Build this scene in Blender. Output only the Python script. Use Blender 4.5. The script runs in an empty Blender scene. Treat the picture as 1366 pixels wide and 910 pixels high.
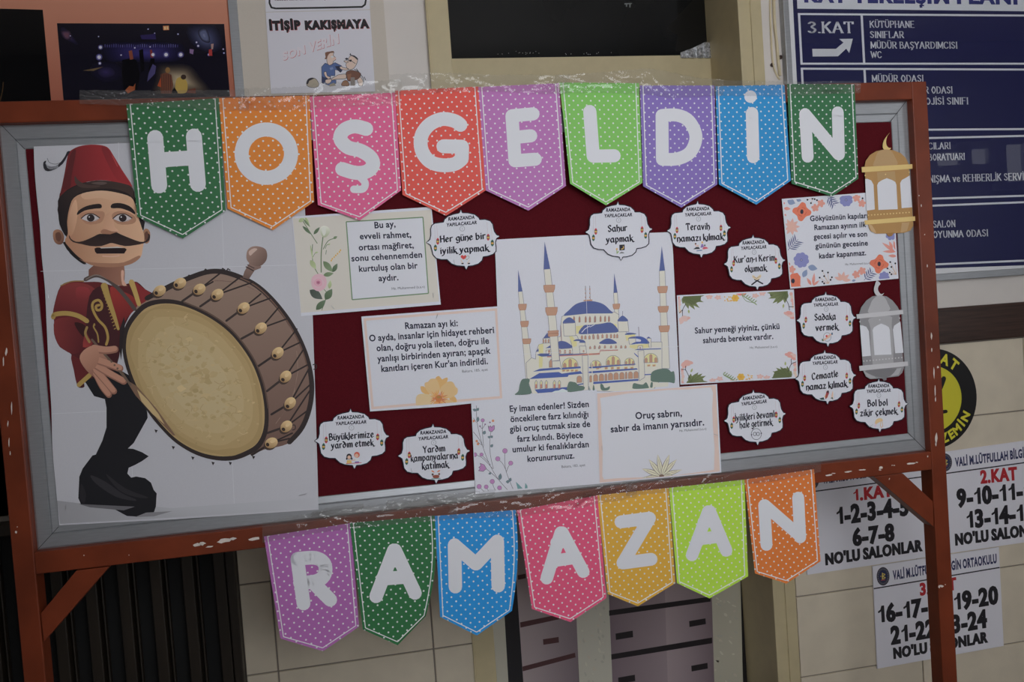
import bpy, bmesh, math, random
from mathutils import Vector, Matrix, geometry
random.seed(7)
S = bpy.context.scene
COL = S.collection
# ---------------------------------------------------------------- camera
ZC = 1.42                                   # height of the notice board's centre
FPX = 1103.0
RM = Matrix(((0.98075268, -0.18206889, -0.07053441), (-0.07596433, -0.02301522, -0.99684488), (0.17987108, 0.98301639, -0.03640298)))
CP = Vector((-0.3369913, -1.81585463, ZC - 0.01349297))
cd = bpy.data.cameras.new('camera'); cam = bpy.data.objects.new('camera', cd); COL.objects.link(cam)
cd.sensor_width = 36.0; cd.sensor_fit = 'HORIZONTAL'; cd.lens = FPX * 36.0 / 1366.0; cd.clip_start = 0.05
m3 = Matrix((RM[0], -RM[1], -RM[2])).transposed()
cam.matrix_world = Matrix.Translation(CP) @ m3.to_4x4()
S.camera = cam
# ---------------------------------------------------------------- view, world
S.view_settings.view_transform = 'Standard'; S.view_settings.look = 'None'
S.view_settings.gamma = 1.0; S.view_settings.use_curve_mapping = False
S.view_settings.exposure = 0.0
S.render.film_transparent = False
wd = bpy.data.worlds.new('world'); S.world = wd; wd.use_nodes = True
bg = wd.node_tree.nodes['Background']; bg.inputs[0].default_value = (0.93, 0.95, 1.0, 1); bg.inputs[1].default_value = 0.08
WIN_W, WIN_ADD_W, WIN2_W = 5.6, 2.8, 1.3       # window behind the photographer, added side window, far windows (emission strengths)
LUM = 0.55                                  # light level that colours read off the photograph are divided by
WALL = 0.45                                 # back wall plane (the board's frame front is y = 0)

# ---------------------------------------------------------------- mapping from a pixel to a plane y = Y
RT = RM.transposed()
def P(x, y, Y):
    d = RT @ Vector(((x - 683.0) / FPX, (y - 455.0) / FPX, 1.0))
    s = (Y - CP.y) / d.y
    return CP + d * s
def proj(x, y, z):
    c = RM @ (Vector((x, y, z)) - CP); return 683 + FPX * c.x / c.z, 455 + FPX * c.y / c.z
def zm(x0, y0, k, pts):                     # points read in an enlarged view -> photograph pixels
    return [(x0 + px / k, y0 + py / k) for px, py in pts]
K4 = 1327 / 350.0
def lin(c):
    c /= 255.0
    return c / 12.92 if c <= .04045 else ((c + .055) / 1.055) ** 2.4
def C(r, g, b, L=None):
    L = L or LUM
    c = [lin(v) / L for v in (r, g, b)]; k = max(c)
    return tuple(v * min(1, .9 / k) for v in c) if k > 0 else (0, 0, 0)

# ---------------------------------------------------------------- materials
def mat(name, color=None, rough=.6, metal=0.0, spec=.5, attr=False, noise=0.0, nscale=40, bump=0.0, bscale=200, stretch=(1, 1, 1)):
    m = bpy.data.materials.new(name); m.use_nodes = True
    nt = m.node_tree; b = nt.nodes['Principled BSDF']
    b.inputs['Roughness'].default_value = rough; b.inputs['Metallic'].default_value = metal
    b.inputs['Specular IOR Level'].default_value = spec
    tc = nt.nodes.new('ShaderNodeTexCoord'); mp = nt.nodes.new('ShaderNodeMapping'); mp.inputs['Scale'].default_value = stretch
    nt.links.new(tc.outputs['Object'], mp.inputs[0])
    if attr:
        a = nt.nodes.new('ShaderNodeAttribute'); a.attribute_name = 'Col'; src = a.outputs['Color']
    else:
        a = nt.nodes.new('ShaderNodeRGB'); a.outputs[0].default_value = (*color, 1); src = a.outputs[0]
    if noise:
        n = nt.nodes.new('ShaderNodeTexNoise'); n.inputs['Scale'].default_value = nscale; n.inputs['Detail'].default_value = 5
        nt.links.new(mp.outputs[0], n.inputs['Vector'])
        r = nt.nodes.new('ShaderNodeMapRange'); r.inputs[1].default_value = .3; r.inputs[2].default_value = .7
        r.inputs[3].default_value = 1 - noise; r.inputs[4].default_value = 1 + noise
        nt.links.new(n.outputs[0], r.inputs[0])
        mx = nt.nodes.new('ShaderNodeVectorMath'); mx.operation = 'SCALE'
        nt.links.new(src, mx.inputs[0]); nt.links.new(r.outputs[0], mx.inputs['Scale']); src = mx.outputs[0]
    nt.links.new(src, b.inputs['Base Color'])
    if bump:
        n2 = nt.nodes.new('ShaderNodeTexNoise'); n2.inputs['Scale'].default_value = bscale; n2.inputs['Detail'].default_value = 4
        nt.links.new(mp.outputs[0], n2.inputs['Vector'])
        bp = nt.nodes.new('ShaderNodeBump'); bp.inputs['Strength'].default_value = bump; bp.inputs['Distance'].default_value = .002
        nt.links.new(n2.outputs[0], bp.inputs['Height']); nt.links.new(bp.outputs[0], b.inputs['Normal'])
    return m
M_paper = mat('paper', attr=True, rough=.62, spec=.25, noise=.015, nscale=300)
M_print = mat('printing_ink', attr=True, rough=.6, spec=.25)
M_gloss = mat('laminated_print', attr=True, rough=.28, spec=.45)
M_sign = mat('sign_vinyl', attr=True, rough=.42, spec=.4)
M_glassprint = mat('print_under_glass', attr=True, rough=.05, spec=.55)
M_orange = mat('orange_brown_paint', C(90, 38, 20), rough=.42, spec=.35, noise=.22, nscale=9, bump=.12, bscale=60)
M_alu = mat('brushed_aluminium', (.42, .43, .45), rough=.42, metal=.6, noise=.07, nscale=30, stretch=(1, 1, 12))
M_felt = mat('maroon_felt', C(66, 14, 20), rough=.95, spec=.1, noise=.10, nscale=350, bump=.25, bscale=900)
M_wall = mat('cream_wall_paint', C(176, 170, 165), rough=.55, noise=.03, nscale=6, bump=.05, bscale=150)
M_tile = mat('beige_ceramic_tile', C(172, 162, 145), rough=.32, spec=.45, noise=.05, nscale=14)
M_grout = mat('grey_grout', C(112, 104, 96), rough=.9)
M_wallfar = mat('grey_wall_paint', (.30, .29, .28), rough=.6, noise=.03, nscale=6)
M_wood = mat('dark_wood_rail', C(46, 30, 24), rough=.35, noise=.35, nscale=20, stretch=(.4, 1, 9))
M_beige = mat('beige_steel_paint', C(158, 146, 116), rough=.4, noise=.04, nscale=25)
M_dark = mat('dark_metal', C(26, 24, 26), rough=.3)
M_slat = mat('dark_brown_slats', C(30, 24, 18), rough=.45, noise=.2, nscale=8, stretch=(6, 6, .6))
M_void = mat('black_backing', (.004, .004, .004), rough=.8)
M_steel = mat('staple_steel', (.6, .6, .62), rough=.3, metal=1.0)
M_floor = mat('terrazzo_floor', (.28, .26, .23), rough=.35, noise=.25, nscale=60)
M_cable = mat('cream_cable_sheath', C(170, 158, 130), rough=.5, noise=.08, nscale=30)
def glass_dark():
    m = mat('dark_glass', (.008, .009, .010), rough=.06, spec=.3, noise=.3, nscale=3); return m
M_glass = glass_dark()
def tape_mat():
    m = bpy.data.materials.new('clear_tape'); m.use_nodes = True; nt = m.node_tree; nt.nodes.clear()
    o = nt.nodes.new('ShaderNodeOutputMaterial'); mx = nt.nodes.new('ShaderNodeMixShader')
    t = nt.nodes.new('ShaderNodeBsdfTransparent'); t.inputs[0].default_value = (.95, .95, .94, 1)
    g = nt.nodes.new('ShaderNodeBsdfGlossy'); g.inputs['Roughness'].default_value = .05; g.inputs[0].default_value = (1, 1, 1, 1)
    f = nt.nodes.new('ShaderNodeFresnel'); f.inputs[0].default_value = 1.55
    a = nt.nodes.new('ShaderNodeMath'); a.operation = 'MULTIPLY_ADD'; a.inputs[1].default_value = .8; a.inputs[2].default_value = .0
    d = nt.nodes.new('ShaderNodeBsdfDiffuse'); d.inputs[0].default_value = (.55, .54, .52, 1); m0 = nt.nodes.new('ShaderNodeMixShader'); m0.inputs[0].default_value = .09
    nt.links.new(t.outputs[0], m0.inputs[1]); nt.links.new(d.outputs[0], m0.inputs[2])
    nt.links.new(f.outputs[0], a.inputs[0]); nt.links.new(a.outputs[0], mx.inputs[0])
    nt.links.new(m0.outputs[0], mx.inputs[1]); nt.links.new(g.outputs[0], mx.inputs[2]); nt.links.new(mx.outputs[0], o.inputs[0])
    return m
M_tape = tape_mat()
def emis(name, c, s):
    m = bpy.data.materials.new(name); m.use_nodes = True; nt = m.node_tree; nt.nodes.clear()
    o = nt.nodes.new('ShaderNodeOutputMaterial'); e = nt.nodes.new('ShaderNodeEmission'); e.inputs[0].default_value = (*c, 1); e.inputs[1].default_value = s
    nt.links.new(e.outputs[0], o.inputs[0]); return m
def pennant_mat(name, rgb, dot=(.86, .86, .86)):
    m = mat(name, rgb, rough=.55, spec=.3); nt = m.node_tree; b = nt.nodes['Principled BSDF']
    uv = nt.nodes.new('ShaderNodeUVMap'); uv.uv_map = 'UVMap'
    mp = nt.nodes.new('ShaderNodeMapping'); mp.inputs['Rotation'].default_value = (0, 0, math.radians(45))
    s = 1 / .0141; mp.inputs['Scale'].default_value = (s, s, 1)
    fr = nt.nodes.new('ShaderNodeVectorMath'); fr.operation = 'FRACTION'
    sb = nt.nodes.new('ShaderNodeVectorMath'); sb.operation = 'SUBTRACT'; sb.inputs[1].default_value = (.5, .5, 0)
    ml = nt.nodes.new('ShaderNodeVectorMath'); ml.operation = 'MULTIPLY'; ml.inputs[1].default_value = (1, 1, 0)
    ln = nt.nodes.new('ShaderNodeVectorMath'); ln.operation = 'LENGTH'
    mr = nt.nodes.new('ShaderNodeMapRange'); mr.inputs[1].default_value = .12; mr.inputs[2].default_value = .15; mr.inputs[3].default_value = 1; mr.inputs[4].default_value = 0
    mx = nt.nodes.new('ShaderNodeMix'); mx.data_type = 'RGBA'
    mx.inputs[6].default_value = (*rgb, 1); mx.inputs[7].default_value = (*dot, 1)
    for a, c in ((uv.outputs[0], mp.inputs[0]), (mp.outputs[0], fr.inputs[0]), (fr.outputs[0], sb.inputs[0]), (sb.outputs[0], ml.inputs[0]), (ml.outputs[0], ln.inputs[0]), (ln.outputs['Value'], mr.inputs[0]), (mr.outputs[0], mx.inputs[0]), (mx.outputs[2], b.inputs['Base Color'])):
        nt.links.new(a, c)
    return m

# ---------------------------------------------------------------- objects
def link(name, me, m, parent=None, loc=None):
    o = bpy.data.objects.new(name, me); COL.objects.link(o)
    if m: me.materials.append(m)
    if parent: o.parent = parent
    if loc is not None: o.location = loc
    return o
def tag(o, label=None, cat=None, group=None, kind=None):
    if label: o['label'] = label
    if cat: o['category'] = cat
    if group: o['group'] = group
    if kind: o['kind'] = kind
    return o
def empty(name, loc, label, cat, group=None):
    o = bpy.data.objects.new(name, None); COL.objects.link(o); o.location = loc; o.empty_display_size = .05
    return tag(o, label, cat, group)
def org(o):                                 # world location of a (possibly nested) part's origin
    v = Vector((0, 0, 0))
    while o is not None: v += o.location; o = o.parent
    return v
class MB:                                   # collects solid pieces into ONE mesh, world coordinates
    def __init__(s): s.v = []; s.f = []
    def box(s, a, b):
        x0, y0, z0 = a; x1, y1, z1 = b; n = len(s.v)
        s.v += [(x0, y0, z0), (x1, y0, z0), (x1, y1, z0), (x0, y1, z0), (x0, y0, z1), (x1, y0, z1), (x1, y1, z1), (x0, y1, z1)]
        s.f += [[n + i for i in q] for q in ((3, 2, 1, 0), (4, 5, 6, 7), (0, 1, 5, 4), (1, 2, 6, 5), (2, 3, 7, 6), (3, 0, 4, 7))]
    def prism(s, front, back):              # two matching outlines
        n = len(s.v); k = len(front); s.v += [tuple(p) for p in front] + [tuple(p) for p in back]
        for t in geometry.tessellate_polygon([[Vector(p) for p in front]]):
            s.f.append([n + i for i in t]); s.f.append([n + k + i for i in reversed(t)])
        for i in range(k):
            j = (i + 1) % k; s.f.append([n + i, n + j, n + k + j, n + k + i])
    def tube(s, pts, r, seg=8):
        n = len(s.v); pts = [Vector(p) for p in pts]
        for i, p in enumerate(pts):
            d = (pts[min(i + 1, len(pts) - 1)] - pts[max(i - 1, 0)]).normalized()
            a = d.orthogonal().normalized(); a = (Vector((0, 1, 0)) - d * d.y).normalized() if abs(d.y) < .9 else a; b = d.cross(a)
            for k in range(seg):
                t = 2 * math.pi * k / seg; s.v.append(tuple(p + r * (math.cos(t) * a + math.sin(t) * b)))
        for i in range(len(pts) - 1):
            for k in range(seg):
                q = (k + 1) % seg; s.f.append([n + i * seg + k, n + i * seg + q, n + (i + 1) * seg + q, n + (i + 1) * seg + k])
        s.f.append([n + k for k in range(seg)][::-1]); s.f.append([n + (len(pts) - 1) * seg + k for k in range(seg)])
    def build(s, name, m, parent=None, loc=None, col=None, bevel=0, smooth=False):
        if loc is None: loc = Vector((0, 0, 0))
        off = org(parent) + Vector(loc)
        me = bpy.data.meshes.new(name)
        me.from_pydata([tuple(Vector(v) - off) for v in s.v], [], s.f); me.validate()
        bm = bmesh.new(); bm.from_mesh(me); bmesh.ops.recalc_face_normals(bm, faces=bm.faces); bm.to_mesh(me); bm.free()
        if col is not None:
            a = me.attributes.new('Col', 'FLOAT_COLOR', 'POINT')
            for i in range(len(me.vertices)): a.data[i].color = (*col, 1)
        if not smooth: me.shade_flat()
        o = link(name, me, m, parent, loc)
        if bevel:
            b = o.modifiers.new('bevel', 'BEVEL'); b.width = bevel; b.segments = 2; b.limit_method = 'ANGLE'
        return o
def cr(pts, closed=True, n=5):              # Catmull-Rom curve through points
    out = []; k = len(pts)
    rng = range(k) if closed else range(k - 1)
    for i in rng:
        if closed: a, b, c, d = pts[i - 1], pts[i], pts[(i + 1) % k], pts[(i + 2) % k]
        else: a, b, c, d = pts[max(i - 1, 0)], pts[i], pts[i + 1], pts[min(i + 2, k - 1)]
        for j in range(n):
            t = j / n; t2 = t * t; t3 = t2 * t
            out.append(tuple(.5 * (2 * b[q] + (c[q] - a[q]) * t + (2 * a[q] - 5 * b[q] + 4 * c[q] - d[q]) * t2 + (3 * b[q] - a[q] - 3 * c[q] + d[q]) * t3) for q in (0, 1)))
    if not closed: out.append(tuple(pts[-1]))
    return out
def ell(cx, cy, rx, ry, n=20, rot=0, a0=0, a1=360):
    o = []; c, s = math.cos(math.radians(rot)), math.sin(math.radians(rot))
    full = abs(a1 - a0) >= 360
    for i in range(n if full else n + 1):
        t = math.radians(a0 + (a1 - a0) * i / n); x, y = rx * math.cos(t), ry * math.sin(t)
        o.append((cx + x * c - y * s, cy + x * s + y * c))
    return o
def hull(p):
    p = sorted(set(p))
    def half(q):
        h = []
        for a in q:
            while len(h) > 1 and (h[-1][0] - h[-2][0]) * (a[1] - h[-2][1]) - (h[-1][1] - h[-2][1]) * (a[0] - h[-2][0]) <= 0: h.pop()
            h.append(a)
        return h[:-1]
    return half(p) + half(p[::-1])

# ---------------------------------------------------------------- letters
_fc = bpy.data.curves.new('glyphs', 'FONT'); _fc.size = 1; _fc.resolution_u = 3
_fo = bpy.data.objects.new('glyphs', _fc); COL.objects.link(_fo)
_gc = {}
def _mesh(body, off):
    _fc.body = body; _fc.offset = off
    dg = bpy.context.evaluated_depsgraph_get(); dg.update()
    e = _fo.evaluated_get(dg); me = e.to_mesh()
    v = [(q.co.x, q.co.y) for q in me.vertices]; f = [list(p.vertices) for p in me.polygons]; e.to_mesh_clear()
    return v, f
COMP = {'ş': ('s', 'ced'), 'Ş': ('S', 'ced'), 'ğ': ('g', 'brv'), 'İ': ('I', 'dot')}
def glyph(ch, off):
    k = (ch, off)
    if k in _gc: return _gc[k]
    if ch == ' ': r = ([], [], .26)
    elif ch == '1' and off > .03: r = ([(.06, .47), (.20, .53), (.27, .682), (.38, .682), (.38, 0), (.235, 0), (.235, .47), (.06, .40)], [[6, 2, 3, 4], [4, 5, 6], [0, 1, 2, 6], [0, 6, 7]], .50)
    else:
        base, acc = COMP.get(ch, (ch, None))
        v, f = _mesh(base, off)
        w, _ = _mesh(base + 'I', 0); wi, _ = _mesh('I', 0)
        adv = max(q[0] for q in w) - max(q[0] for q in wi) + off * 1.2
        if acc:
            xs = [q[0] for q in v]; cx = (min(xs) + max(xs)) / 2; n = len(v); t = .035 + off
            if acc == 'dot': v = v + ell(cx, .80, .055 + off, .055 + off, 10); f = f + [list(range(n, n + 10))]
            if acc == 'brv':
                for i in range(6):
                    a, b = math.pi * (1 + i / 6), math.pi * (1 + (i + 1) / 6); n = len(v)
                    v = v + [(cx + q * math.cos(z), .66 + q * .8 * math.sin(z)) for z, q in ((a, .13 + t), (b, .13 + t), (b, .13 - t), (a, .13 - t))]; f = f + [[n, n + 1, n + 2, n + 3]]
            if acc == 'ced':
                path = [(cx, .02), (cx - .01, -.06), (cx + .06, -.10), (cx + .05, -.17), (cx - .08, -.18)]
                for a, b in zip(path, path[1:]):
                    n = len(v); dx, dy = b[0] - a[0], b[1] - a[1]; l = math.hypot(dx, dy); px, py = -dy / l * t, dx / l * t
                    v = v + [(a[0] + px, a[1] + py), (b[0] + px, b[1] + py), (b[0] - px, b[1] - py), (a[0] - px, a[1] - py)]; f = f + [[n, n + 1, n + 2, n + 3]]
        r = (v, f, adv)
    _gc[k] = r
    return r
# a hand drawn pen alphabet: strokes of one pen, '~' = curved
PEN = {'a': "~.38,.4 .2,.45 .05,.22 .2,.0 .38,.12|.4,.45 .4,.05 .47,0", 'b': ".07,.7 .07,0|~.07,.35 .25,.45 .4,.22 .25,0 .07,.05",
 'c': "~.38,.38 .22,.45 .05,.22 .22,0 .4,.1", 'd': "~.38,.3 .2,.42 .05,.2 .2,0 .4,.18 .34,.48 .08,.68", 'e': "~.05,.22 .33,.27 .3,.42 .18,.45 .05,.22 .2,0 .38,.1",
 'g': "~.38,.4 .2,.45 .05,.25 .2,.05 .38,.15|~.4,.45 .4,-.05 .25,-.2 .05,-.12", 'h': ".07,.7 .07,0|~.07,.3 .25,.45 .4,.28 .38,.03 .25,-.1",
 'i': ".1,.45 .1,0|.1,.62 .12,.6", 'ı': ".1,.45 .1,0", 'k': ".07,.7 .07,0|.36,.44 .1,.22|~.1,.22 .28,.12 .38,-.06 .52,-.08", 'l': ".1,.7 .1,0",
 'm': ".07,.45 .07,0|~.07,.35 .22,.45 .3,.3 .3,0|~.3,.35 .45,.45 .53,.3 .53,0", 'n': ".07,.45 .07,0|~.07,.35 .25,.45 .38,.3 .37,.02 .26,-.1",
 'o': "~.05,.22 .22,.45 .4,.22 .22,0 .05,.22", 'p': ".07,.45 .07,-.2|~.07,.35 .25,.45 .4,.22 .25,0 .07,.05", 'r': ".07,.45 .07,0|~.07,.3 .2,.45 .33,.42",
 's': "~.35,.4 .2,.45 .08,.35 .3,.15 .2,0 .05,.05", 't': "~.14,.6 .13,.15 .2,0 .3,.05|.02,.44 .3,.44", 'u': "~.07,.45 .07,.12 .18,0 .36,.1|.37,.45 .37,0",
 'v': ".05,.45 .2,0 .38,.45", 'y': ".05,.45 .2,.05|~.38,.45 .22,.05 .08,-.18 -.06,-.18", 'z': ".05,.43 .34,.43 .05,.02 .36,.02",
 'A': ".02,0 .27,.7 .52,0|.12,.24 .42,.24", 'B': ".08,.7 .08,0|~.08,.7 .35,.66 .35,.42 .1,.38|~.1,.38 .42,.32 .42,.06 .08,0", 'C': "~.5,.55 .35,.7 .08,.55 .08,.15 .32,0 .52,.15",
 'D': ".08,.7 .08,0|~.08,.7 .35,.66 .5,.45 .5,.25 .35,.04 .08,0", 'E': ".08,.7 .08,0|.08,.7 .42,.7|.08,.37 .36,.37|.08,0 .44,0", 'F': ".08,.7 .08,0|.08,.7 .42,.7|.08,.37 .36,.37",
 'G': "~.5,.55 .35,.7 .08,.55 .08,.15 .32,0 .5,.1|.5,.32 .5,.02|.36,.32 .52,.32", 'H': ".08,.7 .08,0|.48,.7 .48,0|.08,.37 .48,.37", 'I': ".1,.7 .1,0", 'J': "~.3,.7 .3,.12 .15,0 .03,.1",
 'K': ".08,.7 .08,0|.48,.7 .1,.32|.2,.42 .5,0", 'L': ".08,.7 .08,0 .44,0|.44,0 .46,.12", 'M': ".06,.7 .06,0|.06,.7 .32,.1 .58,.7|.58,.7 .58,0", 'N': ".08,0 .08,.7 .48,0 .48,.7",
 'O': "~.06,.35 .28,.7 .52,.35 .28,0 .06,.35", 'P': ".08,.7 .08,0|~.08,.7 .4,.66 .4,.38 .08,.34", 'R': ".08,.7 .08,0|~.08,.7 .4,.66 .4,.38 .08,.34|.24,.35 .48,0",
 'S': "~.42,.58 .25,.7 .08,.55 .25,.37 .43,.2 .25,0 .06,.14", 'T': ".25,.7 .25,0|.02,.7 .48,.7|.02,.7 .02,.58|.48,.7 .48,.58", 'U': "~.08,.7 .08,.2 .27,0 .46,.2 .46,.7", 'V': ".02,.7 .26,0 .5,.7",
 'W': ".02,.7 .2,0 .38,.6 .56,0 .74,.7", 'Y': ".02,.7 .25,.35 .25,0|.48,.7 .25,.35", 'Z': ".06,.7 .44,.7 .06,0 .46,0", "'": ".1,.72 .07,.56", '-': ".04,.25 .2,.25", '.': ".08,.03 .1,.01", '3': "~.06,.6 .22,.7 .38,.55 .2,.38 .4,.2 .22,0 .04,.1"}
PACC = {'ü': ('u', 'um'), 'ö': ('o', 'um'), 'ç': ('c', 'ce'), 'ş': ('s', 'ce'), 'ğ': ('g', 'br'), 'İ': ('I', 'dt'), 'Ü': ('U', 'um'), 'Ö': ('O', 'um'), 'Ş': ('S', 'ce'), 'Ç': ('C', 'ce')}
_pc = {}
def pen_glyph(ch, nib):
    w, t, ang, serif = nib; key = (ch, nib)
    if key in _pc: return _pc[key]
    if ch == ' ': return ([], [], .26)
    base, acc = PACC.get(ch, (ch, None))
    strokes = []
    for s in PEN[base].split('|'):
        cu = s[0] == '~'; pts = [tuple(float(q) for q in p.split(',')) for p in s.strip('~').split()]
        strokes.append(cr(pts, False, 4) if cu else pts)
    adv = max(p[0] for s in strokes for p in s) + .13
    if base == 'k': adv = .47
    if base == 'n': adv = .5
    mx = max(p[0] for s in strokes for p in s) / 2; top = .62 if base.islower() else .84
    if acc == 'um': strokes += [[(mx - .1, top), (mx - .08, top - .02)], [(mx + .1, top), (mx + .12, top - .02)]]
    if acc == 'dt': strokes += [[(mx + .03, top), (mx + .05, top - .02)]]
    if acc == 'ce': strokes += [[(mx, 0), (mx + .06, -.1), (mx - .06, -.17)]]
    if acc == 'br': strokes += [cr([(mx - .12, top + .06), (mx, top - .04), (mx + .12, top + .06)], False, 3)]
    if serif:
        ex = []
        for s in strokes:
            for a, b in ((s[0], s[1]), (s[-1], s[-2])):
                if abs(a[1] - b[1]) > abs(a[0] - b[0]) * 1.2 and (abs(a[1]) < .03 or a[1] > .66 or (base.islower() and abs(a[1] - .45) < .02)) and abs(a[1] - b[1]) > .2:
                    ex.append([(a[0] - .09, a[1]), (a[0] + .09, a[1])])
        for s in ex: s.append('thin')
        strokes += ex
    c, sn = math.cos(math.radians(ang)), math.sin(math.radians(ang)); nb = [(w / 2, t / 2), (-w / 2, t / 2), (-w / 2, -t / 2), (w / 2, -t / 2)]
    nb = [(x * c - y * sn, x * sn + y * c) for x, y in nb]; th = [(.0, t / 2), (.0, -t / 2)]
    v, f = [], []
    for s in strokes:
        n_ = nb
        if s[-1] == 'thin': s = s[:-1]; n_ = th
        for a, b in zip(s, s[1:]):
            h = hull([(a[0] + x, a[1] + y) for x, y in n_] + [(b[0] + x, b[1] + y) for x, y in n_]); n = len(v); v += h; f.append(list(range(n, n + len(h))))
    _pc[key] = (v, f, adv)
    return _pc[key]
QUILL = (.165, .05, 28, False); ROMAN = (.125, .05, 0, True)

def clip(p, q):                             # keep what lies on the sheet: outline p cut by the convex outline q
    ar = sum(q[i - 1][0] * q[i][1] - q[i][0] * q[i - 1][1] for i in range(len(q)))
    for i in range(len(q)):
        a, b = q[i - 1], q[i]; out = []
        sd = lambda r: ((b[0] - a[0]) * (r[1] - a[1]) - (b[1] - a[1]) * (r[0] - a[0])) * (1 if ar > 0 else -1)
        for j in range(len(p)):
            u, v = p[j - 1], p[j]; su, sv = sd(u), sd(v)
            if (su >= 0) != (sv >= 0): t = su / (su - sv); out.append((u[0] + (v[0] - u[0]) * t, u[1] + (v[1] - u[1]) * t))
            if sv >= 0: out.append(v)
        p = out
        if not p: break
    return p
# ---------------------------------------------------------------- printed shapes
def soft(c):                                # printer's ink is a little duller than the artwork
    l = .3 * c[0] + .59 * c[1] + .11 * c[2]; return [v + (l - v) * .13 for v in c]
class Sh:
    """flat printed shapes; traced outlines are carried onto the sheet's own plane y = Y (k = ink layer, a hair apart)"""
    def __init__(s, Y, L=None, yf=None): s.Y = Y; s.v = []; s.f = []; s.c = []; s.k = 1; s.L = L; s.yf = yf; s.clip = None; s.n = 0
    def pt(s, x, y, k):
        Y = s.yf(x, y) if s.yf else s.Y
        return tuple(P(x, y, Y - k * 5e-5 - (s.n % 22) * 2e-6))
    def poly(s, pts, c, c2=None, g=None, k=None, up=True):
        """c: colour; c2,g=((x0,y0),(x1,y1)): printed blend from c to c2"""
        pts = [tuple(p) for p in pts]
        if s.clip: pts = clip(pts, s.clip)
        if len(pts) < 3: return
        k = s.k if k is None else k; s.n += 1
        n = len(s.v); s.v += [s.pt(x, y, k) for x, y in pts]
        A = C(*soft(c), s.L)
        if c2:
            B = C(*soft(c2), s.L); (x0, y0), (x1, y1) = g; d2 = (x1 - x0) ** 2 + (y1 - y0) ** 2
            for x, y in pts:
                t = min(1.2, max(-.2, ((x - x0) * (x1 - x0) + (y - y0) * (y1 - y0)) / d2)); s.c.append(tuple(max(.001, A[i] + (B[i] - A[i]) * t) for i in range(3)))
        else: s.c += [A] * len(pts)
        for t in geometry.tessellate_polygon([[Vector((x, y, 0)) for x, y in pts]]): s.f.append([n + i for i in t])
    def stroke(s, pts, w, c, closed=False, curve=False, taper=None, caps=True, k=None):
        if curve: pts = cr(pts, closed, 5)
        pts = list(pts) + ([pts[0]] if closed else [])
        N = len(pts); ws = [w * (1 if not taper else taper[0] + (taper[1] - taper[0]) * i / (N - 1)) for i in range(N)]
        k = s.k if k is None else k
        for i in range(N - 1):
            (ax, ay), (bx, by) = pts[i], pts[i + 1]; l = math.hypot(bx - ax, by - ay)
            if l < 1e-6: continue
            px, py = -(by - ay) / l, (bx - ax) / l
            s.poly([(ax + px * ws[i], ay + py * ws[i]), (bx + px * ws[i + 1], by + py * ws[i + 1]), (bx - px * ws[i + 1], by - py * ws[i + 1]), (ax - px * ws[i], ay - py * ws[i])], c, k=k)
        if caps:
            nn = 14 if w > 4 else 6
            for i in range(N - (1 if closed else 0)):
                s.poly(ell(pts[i][0], pts[i][1], ws[i], ws[i], nn), c, k=k)
    def blob(s, cx, cy, rx, ry, c, rot=0, n=16, **kw): s.poly(ell(cx, cy, rx, ry, n, rot), c, **kw)
    def leaf(s, a, b, w, c, c2=None, bend=0, **kw):
        dx, dy = b[0] - a[0], b[1] - a[1]; l = math.hypot(dx, dy) or 1; px, py = -dy / l, dx / l
        L_, R_ = [], []
        for i in range(9):
            t = i / 8; h = w * math.sin(math.pi * t ** .85); o = bend * math.sin(math.pi * t)
            L_.append((a[0] + dx * t + px * (h + o), a[1] + dy * t + py * (h + o))); R_.append((a[0] + dx * t + px * (o - h), a[1] + dy * t + py * (o - h)))
        s.poly(L_ + R_[-2:0:-1], c, c2, (a, b) if c2 else None, **kw)
    def text(s, t, p0, p1, h, c, bold=0.0, lean=None, pen=None, slant=0, k=None):
        k = s.k if k is None else k
        g = [(pen_glyph(q, pen) if pen else glyph(q, bold)) for q in t]
        W = sum(q[2] for q in g) - (.10 if pen else .06); cap = .7 if pen else .682
        ux, uy = (p1[0] - p0[0]) / W, (p1[1] - p0[1]) / W
        if lean is None: lean = .098 - .034 * p0[0] / 1230
        vx, vy = -lean * h / cap + slant * ux, -h / cap + slant * uy
        A = C(*c, s.L); x = -.03
        for v, f, adv in g:
            n = len(s.v); s.v += [s.pt(p0[0] + (x + a) * ux + b * vx, p0[1] + (x + a) * uy + b * vy, k) for a, b in v]; s.c += [A] * len(v)
            s.f += [[n + i for i in q] for q in f]; x += adv
    def build(s, name, m, parent, label=None):
        off = org(parent); me = bpy.data.meshes.new(name)
        me.from_pydata([tuple(Vector(v) - off) for v in s.v], [], s.f)
        a = me.attributes.new('Col', 'FLOAT_COLOR', 'POINT')
        for i, q in enumerate(s.c): a.data[i].color = (*q, 1)
        me.update()
        for p in me.polygons:
            if p.normal.y > 0: p.flip()
        me.update(); me.shade_flat()
        o = link(name, me, m, parent)
        if label: o['label'] = label
        return o
def sheet(name, pts, Y, col, label, cat, group=None, thick=.0004, m=None, L=None):
    """a sheet of paper or card: outline, its own thickness; the root object of a thing"""
    f = [P(x, y, Y) for x, y in pts]; b = [Vector((p.x, p.y + thick, p.z)) for p in f]
    cx = sum(f, Vector()) / len(f); loc = Vector((cx.x, Y + thick, min(p.z for p in f)))
    mb = MB(); mb.prism(f, b)
    o = mb.build(name, m or M_paper, None, loc, col=C(*col, L))
    return tag(o, label, cat, group)
INK = (30, 32, 50)
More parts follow.
